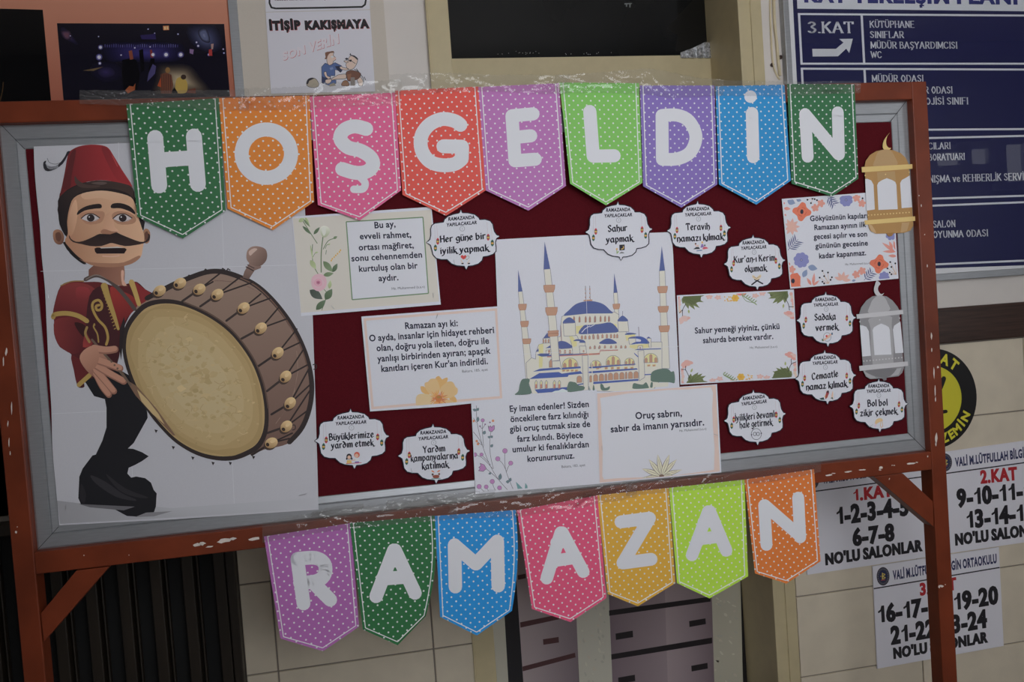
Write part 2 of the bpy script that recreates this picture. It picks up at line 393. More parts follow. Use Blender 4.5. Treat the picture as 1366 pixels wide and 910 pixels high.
# ================================================================= ROOM
def st(o): o['kind'] = 'structure'; return o
def wp(x, y, Y=WALL): return P(x, y, Y)
XL, XR, YF = -2.6, 6.6, -2.3                # room extents that matter to the light
DX0, DX1, DTOP = -.093, .880, 2.75          # door frame, outer
REC = .20                                   # depth of the door reveal
b = MB()
b.box((XL, WALL, 0), (DX0, WALL + .15, 3.0)); b.box((DX1, WALL, 0), (XR, WALL + .15, 3.0)); b.box((DX0, WALL, DTOP), (DX1, WALL + .15, 3.0))
st(b.build('wall_back', M_wall))
b = MB(); b.box((XL, YF, -.1), (XR, WALL + .6, 0)); st(b.build('floor', M_floor))
b = MB(); b.box((XL, YF, 3.0), (XR, WALL + .6, 3.1)); st(b.build('ceiling', M_wall))
b = MB(); b.box((XL, YF - .15, 0), (XR, YF, 3.0)); st(b.build('wall_front', M_wallfar))
# tiled wainscot: courses of long tiles with open joints
rows = [0, .249, .494, .737, .981, 1.211]
b = MB(); b.box((-.70, WALL - .006, 0), (DX0, WALL, 1.211)); b.box((DX1, WALL - .006, 0), (XR, WALL, 1.211)); b.box((XL, WALL - .006, .93), (-.70, WALL, 1.211))
gro = st(b.build('trim_1', M_grout))
b = MB(); g = .0022
def course(x0, x1, z0, z1, seams):
    e = [x0] + [s for s in seams if x0 + .02 < s < x1 - .02] + [x1]
    for a, c in zip(e, e[1:]): b.box((a + g, WALL - .011, z0 + g), (c - g, WALL - .005, z1 - g))
for i in range(5):
    z0, z1 = rows[i], rows[i + 1]
    course(-.70, DX0, z0, z1, [-.618, -.204])
    course(DX1, XR, z0, z1, [DX1 + .41 * k for k in range(1, 15)])
    if z0 > .9: course(XL, -.70, z0, z1, [-.70 - .41 * k for k in range(1, 6)])
st(b.build('trim_2', M_tile, bevel=.0012))
b = MB(); b.box((DX1, WALL - .022, 1.213), (XR, WALL, 1.322)); b.box((XL, WALL - .022, 1.213), (DX0, WALL, 1.322))
st(b.build('trim_3', M_wood, bevel=.004))

# ---- windows of the room behind the photographer (their light; the far ones also show in the sign's glazing; the side one is added)
M_pane = emis('window_daylight', (.93, .96, 1.0), WIN_W); M_pane2 = emis('window_daylight_far', (.95, .97, 1.0), WIN2_W)
M_winframe = mat('white_window_frame', (.75, .75, .74), rough=.4)
def window(n, x0, x1, z0, z1, mp, nx, nz):
    b = MB(); t = .05
    b.box((x0 - t, YF, z0 - t), (x1 + t, YF + .06, z0)); b.box((x0 - t, YF, z1), (x1 + t, YF + .06, z1 + t))
    for i in range(nx + 1):
        x = x0 + (x1 - x0) * i / nx; b.box((x - t / 2, YF, z0), (x + t / 2, YF + .055, z1))
    for i in range(1, nz): z = z0 + (z1 - z0) * i / nz; b.box((x0, YF, z - t / 2), (x1, YF + .05, z + t / 2))
    o = st(b.build('window_%d' % n, M_winframe)); p = MB(); p.box((x0, YF + .005, z0), (x1, YF + .02, z1)); p.build('pane', mp, o)
    return o
window(1, -.40, 1.05, 1.15, 2.40, M_pane, 2, 2)
def refl(x, y, Yp=WALL - .02):
    s = P(x, y, Yp); d = s - CP; k = (Yp - YF) / d.y; return s.x + d.x * k, s.z + d.z * k
for i, q in enumerate((((1238, 224), (1277, 205)), ((1284, 222), (1314, 200)), ((1331, 245), (1361, 194)))):
    (a0, c0), (a1, c1) = refl(*q[0]), refl(*q[1]); window(2 + i, min(a0, a1), max(a0, a1), min(c0, c1), min(2.93, max(c0, c1)), M_pane2, 1, 1)
window(5, 2.45, 3.25, 1.1, 2.4, emis('window_daylight_side', (.93, .96, 1.0), WIN_ADD_W), 1, 2)  # added window, unseen: gives the right aluminium frame something bright to reflect
# ---------------------------------------------------------------- door with transom light, in its reveal
YD = WALL + REC
door = st(empty('door_1', (0.39, WALL, 0), 'beige steel door with a dark transom pane and patterned panels', 'door'))
del door['category']
b = MB(); fw = .058
b.box((DX0, WALL - .012, 0), (DX0 + fw, YD + .05, DTOP)); b.box((DX1 - .073, WALL - .012, 0), (DX1, YD + .05, DTOP)); b.box((DX0, WALL - .012, DTOP - .06), (DX1, YD + .05, DTOP))
b.box((DX1 - .036, WALL - .016, 0), (DX1 - .033, WALL - .010, DTOP)); b.box((DX0 - .004, WALL - .016, 0), (DX0, WALL - .010, DTOP))
b.build('door_frame', M_beige, door, bevel=.003)
ix0, ix1 = DX0 + fw, DX1 - .073
zr0, zr1 = P(780, 135, YD).z, P(780, 77, YD).z
b = MB(); b.box((ix0, YD - .01, zr0), (ix1, YD + .04, zr1)); b.build('transom_rail', M_beige, door)
b = MB(); b.box((ix0, YD + .008, zr1), (ix1, YD + .02, DTOP - .06)); b.build('transom_glass', M_glass, door)
b = MB(); b.box((ix0, YD, 0), (ix1, YD + .04, zr0)); b.build('door_leaf', M_dark, door)
s = Sh(YD + .008)                           # black film stuck on the transom pane, with its torn edge
s.poly([(889, 38), (926, -2), (941.6, -2), (943, 56), (922, 65), (901, 69), (904, 47)], (6, 6, 6))
for i in range(26): s.blob(random.choice((690, 700, 770, 795, 655, 665, 745)) + random.uniform(0, 30), random.uniform(68, 73), .35, .45, (150, 150, 150), n=6)
s.poly([(833, 4.2), (843, 4), (843, 5.2), (841.5, 5.4), (841, 10), (839.6, 10), (839.4, 5.6), (836.8, 5.8), (836.5, 9), (835, 9), (835, 6), (833, 6.2)], (96, 100, 100))
s.build('window_film', M_gloss, door)
s = Sh(YD - .001)                           # patterned panels on the leaf
def dpx(pts): return zm(680, 670, K4, pts)
LX = [(655, 560), (672, 910)]
def strip(x0, y0, x1, y1, w0, w1, c): s.poly([(x0, y0), (x0 + w0, y0), (x1 + w1, y1), (x1, y1)], c)
s.k = 1
strip(640, 560, 661, 915, 17.5, 17.5, (164, 160, 146))       # marble strip
strip(657.5, 560, 678.5, 915, 19, 19, (27, 25, 29))          # black strip
s.poly(dpx([(-15, -300), (310, -300), (350, 930), (70, 930)]), (142, 128, 130), (108, 94, 100), (dpx([(180, 0)])[0], dpx([(340, 0)])[0]))
s.poly(dpx([(300, -300), (470, -300), (520, 930), (352, 930)]), (166, 162, 148))
s.poly(dpx([(470, -300), (1000, -300), (1035, 930), (520, 930)]), (108, 92, 99), (146, 130, 133), (dpx([(520, 0)])[0], dpx([(740, 0)])[0]))
s.k = 2
s.poly(dpx([(760, -300), (1000, -300), (1035, 930), (800, 930)]), (146, 130, 133), (106, 90, 97), (dpx([(800, 0)])[0], dpx([(1040, 0)])[0]))
s.poly(dpx([(1000, -300), (1150, -300), (1180, 930), (1035, 930)]), (160, 155, 138))
s.k = 3
for q in ([(502, 548), (1015, 478), (1016, 503), (503, 575)], [(513, 770), (1023, 685), (1024, 714), (514, 797)], [(535, 665), (622, 650), (624, 683), (537, 697)], [(907, 602), (990, 588), (992, 617), (909, 632)], [(548, 888), (633, 873), (635, 905), (550, 919)], [(918, 828), (1000, 813), (1002, 842), (920, 857)]): s.poly(dpx(q), (32, 27, 30))
for q in ([(40, 370), (80, 362), (82, 385), (42, 393)], [(52, 608), (250, 568), (252, 592), (54, 635)], [(168, 694), (247, 682), (249, 710), (170, 722)], [(64, 832), (330, 762), (333, 785), (66, 856)]): s.poly(dpx(q), (70, 40, 42))
for i in range(90):                         # marbling
    x = random.choice((352 + random.uniform(0, 130), 1040 + random.uniform(0, 110))); y = random.uniform(480, 920)
    s.blob(*dpx([(x, y)])[0], random.uniform(1, 4), random.uniform(.6, 2), random.choice(((174, 170, 154), (156, 153, 140), (168, 160, 144))), rot=random.uniform(0, 90), n=8, k=2)
s.build('panel_print', M_gloss, door)
# crumpled foil cloth tucked on the transom rail
def foil():
    b = MB(); n = 14
    a = [P(908 + (985 - 908) * i / n, 77, YD - .012 - .010 * (i % 2)) for i in range(n + 1)]
    tops = [(908, 70), (922, 65), (943, 55), (960, 63), (985, 68)]
    def ty(x):
        for (x0, y0), (x1, y1) in zip(tops, tops[1:]):
            if x <= x1: return y0 + (y1 - y0) * (x - x0) / (x1 - x0)
        return 68
    t = [P(908 + (985 - 908) * i / n, ty(908 + 77 * i / n), YD - .012 - .008 * ((i + 1) % 2)) for i in range(n + 1)]
    for i in range(n):
        f = [a[i], a[i + 1], t[i + 1], t[i]]; b.prism(f, [Vector((p.x, p.y + .003, p.z)) for p in f])
    m = mat('crumpled_foil', (.55, .56, .58), rough=.3, metal=.7, noise=.7, nscale=160, bump=1.0, bscale=240)
    tag(b.build('foil_cloth', m, None, (a[7].x, YD, a[0].z)), 'small piece of crumpled silver foil on the beige rail in the door corner', 'foil')
foil()

# ---------------------------------------------------------------- dark slatted cover, lower left
zt = .97
cov = empty('slatted_cover', (-1.5, WALL, 0), 'dark brown cover of upright slats beside the tiled wall at lower left', 'radiator cover')
b = MB(); b.box((XL, WALL - .012, 0), (-.70, WALL - .002, zt)); b.build('back_panel', M_void, cov)
b = MB(); x = -.735
while x > XL + .05:
    b.box((x - .018, WALL - .045, .02), (x + .010, WALL - .012, zt - .02)); b.box((x + .014, WALL - .030, .02), (x + .020, WALL - .012, zt - .02)); x -= .0775
b.build('slats', M_slat, cov, bevel=.003)
b = MB(); b.box((-.722, WALL - .05, 0), (-.70, WALL - .002, zt)); b.box((XL, WALL - .05, zt - .03), (-.70, WALL - .002, zt)); b.build('frame', M_slat, cov, bevel=.003)

# ================================================================= NOTICE BOARD ON ITS STAND
board = empty('notice_board_stand', (0, 0, 0), 'maroon felt notice board with an aluminium frame on an orange brown stand', 'notice board')
XP0, XP1, YP0, YP1 = 1.012, 1.052, -.020, .023
ZT, ZB = 1.889, .946                        # top of top rail, bottom of bottom rail
for sx in (-1, 1):
    b = MB(); b.box((min(sx * XP0, sx * XP1), YP0, .03), (max(sx * XP0, sx * XP1), YP1, ZT)); b.build('post', M_orange, board, bevel=.002)
    b = MB(); b.box((sx * 1.032 - .02, -.30, 0), (sx * 1.032 + .02, .30, .03)); b.build('foot', M_orange, board, bevel=.002)
b = MB(); b.box((-XP0 - .0002, YP0, 1.847), (XP0 + .0002, YP1, ZT)); b.build('rail', M_orange, board, bevel=.002)
b = MB(); b.box((-XP0, YP0, ZB), (XP0, YP1, .9905)); b.build('rail', M_orange, board, bevel=.002)
for pts in ([(101.6, 761.5), (146, 756), (58, 857), (54, 819)], [(1166, 636), (1204.4, 631.5), (1245, 669.5), (1246, 703.5)]):
    f = [P(x, y, YP0 + .001) for x, y in pts]; bk = [Vector((p.x, YP1 - .004, p.z)) for p in f]
    b = MB(); b.prism(f, bk); b.build('brace', M_orange, board, bevel=.0015)
b = MB()                                    # mitred frame: nested rectangles
def loop(hx, z0, z1, y): return [(-hx, y, z0), (hx, y, z0), (hx, y, z1), (-hx, y, z1)]
prof = [(1.0118, .9907, 1.8468, .014), (1.0118, .9907, 1.8468, .0005), (1.008, .994, 1.8425, -.0012), (.9845, 1.0185, 1.8195, -.0006), (.9825, 1.0205, 1.8175, .002), (.9805, 1.0225, 1.8155, -.0012), (.968, 1.036, 1.8, .0004), (.966, 1.038, 1.798, .003)]
L_ = [loop(*q) for q in prof]
for q in L_: b.v += q
for i in range(len(L_) - 1):
    for k in range(4): j = (k + 1) % 4; b.f.append([i * 4 + k, i * 4 + j, (i + 1) * 4 + j, (i + 1) * 4 + k])
b.build('aluminium_frame', M_alu, board)
for a, c in (((49, 734.5), (78, 703)), ((1208, 136), (1186, 164.5)), ((1236, 602), (1211, 577)), ((0, 165), (33, 199))): s = Sh(-.0014); s.stroke([a, c], .35, (40, 40, 40), caps=False); s.build('mitre_joint', M_print, board)
b = MB(); b.box((-.970, .002, 1.03), (.970, .010, 1.805)); b.build('felt_panel', M_felt, board)
b = MB(); b.box((-1.005, .010, .995), (1.005, .018, 1.842)); b.build('back_board', M_wood, board)
# chipped paint
CH = (176, 166, 158)
def chips(lst):
    for x, y, w, h, r in lst:
        n = 9; s = Sh(YP0 - .0002); s.poly([(x + w * math.cos(r0) * random.uniform(.6, 1.1) * math.cos(r) - h * math.sin(r0) * math.sin(r), y + w * math.cos(r0) * math.sin(r) + h * math.sin(r0) * random.uniform(.5, 1.1)) for r0 in [2 * math.pi * i / n for i in range(n)]], CH); s.build('chipped_paint', M_print, board, 'pale patch where the paint has chipped off')
chips([(263, 727, 7, 2.5, -.1), (270, 725, 5, 3, 0), (299, 721.5, 10, 3.2, -.12), (310, 719, 6, 2, -.1), (340, 719, 9, 2.5, -.15), (280, 729.5, 6, 1.2, -.1), (112, 741, 1, 1, 0), (172, 740.6, 1, 1, 0),
       (8.5, 470, 1.6, 7, .1), (4.5, 482, 1, 9, 0), (15.5, 545, .9, 9, 0), (10.5, 565, 1, 5, .1), (12, 590, .9, 8, 0), (13.5, 605, .8, 4, 0), (21.5, 710, 1.4, 2.2, 0), (23, 703, .8, 1, 0),
       (1249, 585, 1.7, 7.5, .05), (1248.5, 592, 1, 4, 0), (1215, 618.6, 6.5, 2, -.1), (1223, 617, 2, .8, 0), (1193, 621, 1.5, .7, 0), (1190, 620.8, 1.2, .6, 0), (1175, 624, 3.5, 2, 0), (1174, 627, 2, .8, 0), (1131, 629.6, 5.5, 1.5, -.1), (1150, 627, 5, 1.2, -.1), (1106, 634, 6, 1.6, -.1), (1112, 631.5, 3, .7, 0), (1237.5, 609, .8, 1.6, .2), (1186.5, 639, .7, 1.6, .3),
       (1242.5, 448, 1.2, 6, 0), (1246, 497, 1, 9, 0), (1243, 467, .9, 3, 0), (1247.5, 521, .9, 8, 0), (1248, 533, .8, 4, 0), (1229, 274, .6, 2.5, 0), (1226, 261, .9, 1, 0), (1233.5, 313, .8, 1, 0), (1237, 355, .7, 3, 0), (1251, 490, 1.6, 2, 0), (1256, 782, 3, 2, 0), (1253, 783, 1.5, 2.5, 0), (1261, 780, 1, .8, 0)])
# ================================================================= PENNANTS
def pennant(ch, rgb, TL, TR, BR, TIP, BL, strokes, hw, label, group, y0, y1, bulge=0.0, Kc=None):
    """y0, y1: distance of the pennant's plane at its top and at its tip"""
    ytop, ybot = (TL[1] + TR[1]) / 2, TIP[1]
    def yf(x, y):
        t = (y - ytop) / (ybot - ytop); return y0 + (y1 - y0) * max(0, t)
    def q(u, v):                             # photograph pixel of pennant coordinate (u across, v down)
        tx, ty = TL[0] + (TR[0] - TL[0]) * u, TL[1] + (TR[1] - TL[1]) * u
        if u <= .5: bx, by = BL[0] + (TIP[0] - BL[0]) * u * 2, BL[1] + (TIP[1] - BL[1]) * u * 2
        else: bx, by = TIP[0] + (BR[0] - TIP[0]) * (u * 2 - 1), TIP[1] + (BR[1] - TIP[1]) * (u * 2 - 1)
        x, y = tx + (bx - tx) * v, ty + (by - ty) * v
        return x + bulge * max(0, u - .55) * 2.2 * math.sin(math.pi * v), y
    nu, nv = 12, 12
    me = bpy.data.meshes.new('pennant'); V = []; UVc = []; F = []
    for j in range(nv + 1):
        for i in range(nu + 1):
            x, y = q(i / nu, j / nv); p = P(x, y, yf(x, y)); V.append(p); UVc.append((p.x, p.z))
    for j in range(nv):
        for i in range(nu): a = j * (nu + 1) + i; F.append([a, a + 1, a + nu + 2, a + nu + 1])
    n0 = len(V); th = .0005
    V2 = V + [Vector((p.x, p.y + th, p.z)) for p in V]
    F2 = F + [[n0 + i for i in reversed(f)] for f in F]
    rim = [i for i in range(nu + 1)] + [j * (nu + 1) + nu for j in range(1, nv + 1)] + [nv * (nu + 1) + i for i in range(nu - 1, -1, -1)] + [j * (nu + 1) for j in range(nv - 1, 0, -1)]
    for a, c in zip(rim, rim[1:] + rim[:1]): F2.append([a, n0 + a, n0 + c, c])
    loc = Vector((sum(p.x for p in V) / n0, y0, max(p.z for p in V)))
    me.from_pydata([tuple(p - loc) for p in V2], [], F2)
    uvl = me.uv_layers.new(name='UVMap'); t0 = math.atan2(V[nu].z - V[0].z, V[nu].x - V[0].x); ct, stt = math.cos(-t0), math.sin(-t0)
    for l in me.loops:
        a = UVc[l.vertex_index % n0]; dx, dz = a[0] - V[0].x, a[1] - V[0].z
        uvl.data[l.index].uv = (dx * ct - dz * stt, dx * stt + dz * ct)
    bm = bmesh.new(); bm.from_mesh(me); bmesh.ops.recalc_face_normals(bm, faces=bm.faces); bm.to_mesh(me); bm.free()
    o = link('pennant', me, pennant_mat('dotted_card', C(*rgb)), None, loc); tag(o, label, 'pennant', group)
    me.shade_flat()
    s = Sh(y0, yf=yf); W = (232, 232, 238)
    for st_ in strokes:
        if st_[0] == 'dot': s.blob(st_[1], st_[2], st_[3], st_[3], W, n=24, k=4)
        else: s.stroke(st_[1], hw if len(st_) < 3 else st_[2], W, closed=st_[0] == 'loop', k=4)
    s.build('letter', M_print, o, 'white paper letter ' + ch)
    s = Sh(y0, yf=yf); e = .042; c = (228, 228, 228)      # the printed outline
    lft = [q(e, j / 12) for j in range(0, 12)] ; rgt = [q(1 - e, j / 12) for j in range(0, 12)]
    w = lambda u: q(u, .972)
    s.stroke(lft + [w(e)] + [w(.25), w(.5), w(.75), w(1 - e)] + rgt[::-1], .62, c, caps=False, k=2)
    s.build('outline', M_print, o)
    return o
def zA(p): return zm(0, 0, K4, p)
def zA2(p): return zm(0, 220, K4, p)
def zB(p): return zm(340, 0, K4, p)
def zB2(p): return zm(340, 220, K4, p)
def zC(p): return zm(680, 0, K4, p)
def zD(p): return zm(1016, 0, K4, p)
def z8(p): return zm(340, 670, K4, p)
def zC4(p): return zm(680, 670, K4, p)
GR, OR, PK, RD, MG, LG, PU, BL_, DG = (45, 92, 58), (210, 126, 52), (206, 92, 134), (204, 78, 68), (154, 97, 150), (108, 162, 80), (112, 94, 154), (42, 120, 170), (48, 94, 62)
g1 = 'pennants of the upper word along the board top'; g2 = 'pennants of the lower word hanging below the board'
HW = zm
pennant('H', GR, (168.5, 139), (292, 131), (301, 281), (244, 318), (183, 289),
  [('s', [(207, 184), (212.4, 247.5)]), ('s', [(258.6, 182), (264, 245.5)]), ('s', [(212, 213.5), (258, 210.5)], 10)], 10.6, 'dark green dotted pennant with the letter H at the far left of the upper row', g1, -.0232, -.012)
pennant('O', OR, (292, 131), (413, 127.5), (419, 269), (364, 307), (303.5, 278.5), [('loop', cr([(355.3 + 33 * math.cos(t * math.pi / 6), 205 + 32.3 * math.sin(t * math.pi / 6)) for t in range(12)], True, 4))], 9.4,
  'orange dotted pennant with the letter O beside the green H pennant', g1, -.0238, -.010)
pennant('Ş', PK, (413, 129), (527, 123.5), (535, 254), (480, 294), (424, 273.5),
  [('s', cr([(488.5, 172), (473, 168.5), (459, 173.5), (454, 185), (464, 196.5), (481, 201), (494.5, 210), (497.5, 220.5), (489, 229), (474, 230.5), (456.5, 225.5)], False, 5), 9.4), ('s', cr([(480, 236), (487, 244), (484, 252), (472, 252.5)], False, 4), 5)], 9.4,
  'pink dotted pennant with the cedilla letter S between orange and red ones', g1, -.0232, -.012)
pennant('G', RD, (527, 121), (638, 115.5), (648, 254), (595, 288), (537, 260), [('s', zB(cr([(1040, 632), (1010, 612), (950, 602), (890, 625), (850, 670), (838, 720), (850, 775), (890, 820), (950, 836), (1010, 830), (1046, 805)], False, 4))), ('s', zB([(1046, 805), (1048, 742), (953, 740)]))], 9.3,
  'red dotted pennant with the letter G', g1, -.0238, -.008)
pennant('E', MG, (638, 116), (745.5, 111), (755, 248), (705, 281), (648, 254), [('s', [(711, 152), (683, 154.5), (687, 214.5), (714, 212.5)]), ('s', [(685, 183.5), (708, 181.2)])], 8.8,
  'magenta dotted pennant with the letter E', g1, -.0232, -.010)
pennant('L', LG, (746.5, 110), (852.5, 111), (857, 244), (808.5, 274), (760.5, 245), [('s', zC([(405, 564), (422, 790), (528, 788)]))], 8.8,
  'bright green dotted pennant with the letter L hanging slightly forward', g1, -.0240, -.026)
pennant('D', PU, (853.6, 114), (953, 114), (957, 246), (909, 277), (858, 248.5), [('s', zC([(770, 584), (772, 806)])), ('s', zC(cr([(770, 584), (848, 583), (908, 614), (942, 690), (915, 768), (850, 803), (772, 806)], False, 4)))], 8.6,
  'violet dotted pennant with the letter D', g1, -.0234, -.009)
pennant('İ', BL_, (954.5, 115), (1046.5, 113), (1055, 241), (1009, 273), (959, 246), [('dot', 1001.2, 129, 8.3), ('s', [(1003.2, 151), (1004.8, 209.5)])], 8.3,
  'blue dotted pennant with a dotted letter I in the upper row', g1, -.0240, -.014)
pennant('N', DG, (1050, 112), (1140, 112.5), (1145, 238.5), (1110, 262), (1056, 245), [('s', zD([(220, 577), (233, 793)])), ('s', zD([(222, 580), (388, 780)])), ('s', zD([(385, 568), (391, 782)]))], 7.9,
  'dark green dotted pennant with the letter N at the right end of the upper row', g1, -.0234, -.012)
pennant('R', (146, 88, 144), (352, 716), (468, 698), (479, 836), (431, 869), (374, 852), [('s', z8([(215, 287), (246, 513)])), ('s', z8(cr([(215, 287), (305, 282), (352, 312), (352, 368), (310, 400), (228, 408)], False, 4))), ('s', z8([(290, 402), (381, 494)]))], 9.2,
  'purple dotted pennant with the letter R at the left end of the lower row', g2, -.0232, -.034)
pennant('A', (40, 92, 54), (466.5, 698), (579.5, 688), (568, 822), (530.5, 861), (484, 840), [('s', z8([(703, 243), (613, 477)])), ('s', z8([(709, 243), (810, 460)])), ('s', z8([(645, 388), (770, 378)])), ('s', z8([(680, 300), (735, 300)]), 8)], 9.0,
  'dark green dotted pennant with the letter A and a curled right edge', g2, -.0238, -.040, bulge=7)
pennant('M', (36, 122, 182), (580, 688.5), (688, 680.5), (683, 815), (636, 848), (587, 823), [('s', z8([(1010, 217), (1014, 428)])), ('s', z8([(1012, 220), (1118, 312), (1226, 198)])), ('s', z8([(1226, 198), (1231, 423)]))], 9.0,
  'blue dotted pennant with the letter M', g2, -.0232, -.032, bulge=5)
pennant('A', (208, 82, 116), (689.5, 681), (797, 661), (809, 798), (761, 830), (709.5, 812.5), [('s', zC4([(258, 154), (187, 385)])), ('s', zC4([(266, 154), (372, 352)])), ('s', zC4([(215, 298), (325, 282)])), ('s', zC4([(235, 205), (290, 200)]), 8)], 8.4,
  'pink dotted pennant with the letter A in the lower row', g2, -.0238, -.044)
pennant('Z', (226, 174, 70), (796.5, 661), (892, 651), (901, 778), (851, 809), (810.6, 792.5), [('s', zC4([(562, 100), (707, 81), (572, 308), (715, 289)]))], 8.6,
  'yellow dotted pennant with the letter Z', g2, -.0232, -.030)
pennant('A', (158, 192, 66), (892.5, 651), (993, 640), (998, 769), (946.5, 798.5), (903, 778), [('s', zC4([(1004, 47), (922, 268)])), ('s', zC4([(1012, 47), (1095, 245)])), ('s', zC4([(950, 188), (1060, 174)])), ('s', zC4([(980, 100), (1035, 98)]), 8)], 8.3,
  'lime green dotted pennant with the letter A', g2, -.0238, -.034)
pennant('N', (222, 124, 60), (993, 640), (1086, 626), (1094.6, 749), (1049, 778.7), (1007, 765), [('s', [(1019.5, 674), (1022.5, 727)]), ('s', [(1020, 674), (1067, 715)]), ('s', [(1064.8, 664), (1067.4, 717)])], 8.0,
  'orange dotted pennant with the letter N at the right end of the lower row', g2, -.0232, -.038)
# ================================================================= PAPERS ON THE BOARD
PW = (192, 192, 199)
def zC3(p): return zm(680, 440, K4, p)
def zB3(p): return zm(340, 440, K4, p)
def T(s, t, z, x0, y0, x1, y1, h, bold=.026, col=INK, **kw): s.text(t, *z([(x0, y0), (x1, y1)]), h, col, bold, **kw)
gC = 'verse cards pinned on the board'
# ---- beige card with flowers
o = sheet('verse_card', [(389.6, 289.1), (575.6, 275.9), (588, 406.3), (401.5, 421.8)], -.0040, PW, 'beige card with a pressed flower picture and a green outlined verse, overlapping the drummer poster', 'card', gC)
s = Sh(-.0040); s.poly([(390.6, 291.5), (574.5, 280), (585.8, 402.2), (401.6, 417.5)], (180, 174, 164))
s.k = 2; q = zB2([(462, 288), (850, 265), (878, 650), (492, 682)]); s.poly(q, PW); s.k = 3; s.stroke(q, .75, (96, 122, 88), closed=True, caps=False); s.build('card_border', M_print, o)
s = Sh(-.0040); s.k = 4
for a in (("Bu ay,", 605, 321, 713, 313, 8.2), ("evveli rahmet,", 532, 376, 792, 366, 8), ("ortası mağfiret,", 527, 432, 805, 420, 8), ("sonu cehennemden", 490, 488, 848, 468, 8), ("kurtuluş olan bir", 527, 541, 823, 523, 8), ("aydır.", 628, 588, 728, 583, 8)):
    T(s, a[0], zB2, a[1], a[2], a[3], a[4], a[5])
T(s, "Hz. Muhammed (s.a.v)", zB2, 692, 632, 860, 622, 3.3, 0, (70, 70, 80)); s.build('verse_text', M_print, o)
def zf(p): return zm(390, 280, 6.5, p)
s = Sh(-.0040); s.k = 2; s.clip = [(390.6, 291.5), (574.5, 280), (585.8, 402.2), (401.6, 417.5)];
gd, gm, gl = (70, 88, 62), (92, 110, 76), (140, 152, 106)
for pts, w in (([(90, 95), (150, 190), (215, 290)], .5), ([(265, 235), (250, 380), (250, 540)], .7), ([(268, 340), (310, 270), (370, 245)], .5), ([(285, 335), (300, 305), (325, 295)], .35), ([(175, 300), (172, 370), (176, 440)], .5), ([(178, 410), (195, 380), (215, 368)], .3), ([(190, 500), (225, 560)], .5), ([(275, 690), (300, 740), (255, 870)], .4), ([(295, 350), (290, 385)], .4)): s.stroke(zf(pts), w, gm, curve=True)
s.k = 3
for a, b2, w, c in (((55, 105), (105, 70), 2.6, gl), ((110, 60), (150, 150), 1.8, gl), ((95, 80), (155, 150), 1.5, gm), ((88, 140), (165, 215), 2.0, gd), ((185, 212), (238, 150), 2.2, gd), ((155, 300), (180, 440), 1.0, gl), ((355, 250), (390, 230), 1.8, gm), ((310, 305), (330, 290), 1, gl), ((195, 375), (225, 365), 1.1, gl), ((155, 435), (205, 515), 3.4, gl), ((268, 445), (350, 540), 4, gm), ((350, 540), (390, 465), 3, gd), ((268, 568), (358, 550), 3, gm), ((320, 685), (330, 610), 2.4, gl), ((150, 695), (262, 775), 5.5, (58, 66, 58)), ((285, 780), (345, 685), 4.8, gd), ((205, 868), (290, 780), 4.2, gd)): s.leaf(zf([a])[0], zf([b2])[0], w, c, tuple(min(255, x + 22) for x in c))
s.k = 4
s.poly(cr(zf([(240, 160), (270, 138), (310, 150), (328, 185), (305, 225), (275, 240), (250, 215)])), (204, 204, 188), (150, 156, 122), (zf([(280, 160)])[0], zf([(285, 240)])[0]))
s.poly(cr(zf([(255, 165), (285, 150), (290, 200), (270, 225)])), (216, 216, 204), k=5)
s.poly(cr(zf([(165, 610), (180, 575), (225, 555), (275, 570), (298, 620), (285, 675), (240, 705), (195, 695), (168, 655)])), (206, 164, 174))
for r, c, k in ((7.3, (214, 176, 184), 5), (5.6, (196, 142, 158), 6), (4.2, (206, 156, 168), 7), (2.8, (176, 108, 130), 8), (1.4, (156, 84, 108), 9)): s.poly(cr([(424.5 + r * (1 + .12 * math.sin(3 * t + r)) * math.cos(t), 377 + r * .95 * math.sin(t)) for t in [i * math.pi / 5 for i in range(10)]]), c, k=k)
for i in range(7): s.blob(*zf([(335 + i * 14 + random.uniform(-5, 5), 440 - i * 15)])[0], 1.0, 1.3, (190, 150, 62), n=8, k=5)
s.build('flower_picture', M_print, o)

# ---- peach framed card, yellow blossom
o = sheet('verse_card', [(482, 422.4), (664.5, 408.7), (671.9, 533.7), (585, 543), (493.6, 549)], -.0048, PW, 'white card with a thin peach border and a big yellow blossom at its lower edge', 'card', gC)
s = Sh(-.0048); c = (198, 174, 163)
A = [(485, 424.8), (663, 411.2), (670, 531.5), (495.5, 546.3)]; B = [(488.3, 427.8), (660.2, 414.6), (666.8, 528.5), (498.5, 542.6)]
for i in range(4): j = (i + 1) % 4; s.poly([A[i], A[j], B[j], B[i]], c)
s.build('card_border', M_print, o)
s = Sh(-.0048); s.k = 4
T(s, "Ramazan ayı ki:", zB2, 760, 830, 1028, 815, 8.4); T(s, "O ayda, insanlar için hidayet rehberi", zB2, 580, 893, 1212, 850, 8.4)
T(s, "olan, doğru yola ileten, doğru ile", zB3, 617, 108, 1185, 70, 8.4); T(s, "yanlışı birbirinden ayıran; apaçık", zB3, 623, 162, 1190, 120, 8.4); T(s, "kanıtları içeren Kur'an indirildi.", zB3, 640, 213, 1180, 173, 8.4)
T(s, "Bakara, 185. ayet", zB3, 1048, 217, 1178, 207, 3.4, 0, (80, 80, 88)); s.build('verse_text', M_print, o)
def zy(p): return zm(560, 490, 16.55, p)
s = Sh(-.0048); s.clip = A; ya, yb, yc = (216, 178, 122), (206, 160, 96), (224, 194, 144)
pt = lambda p, c, k: s.poly(cr(zy(p)), c, c, None, k=k) if False else s.poly(cr(zy(p), True, 4), c, k=k)
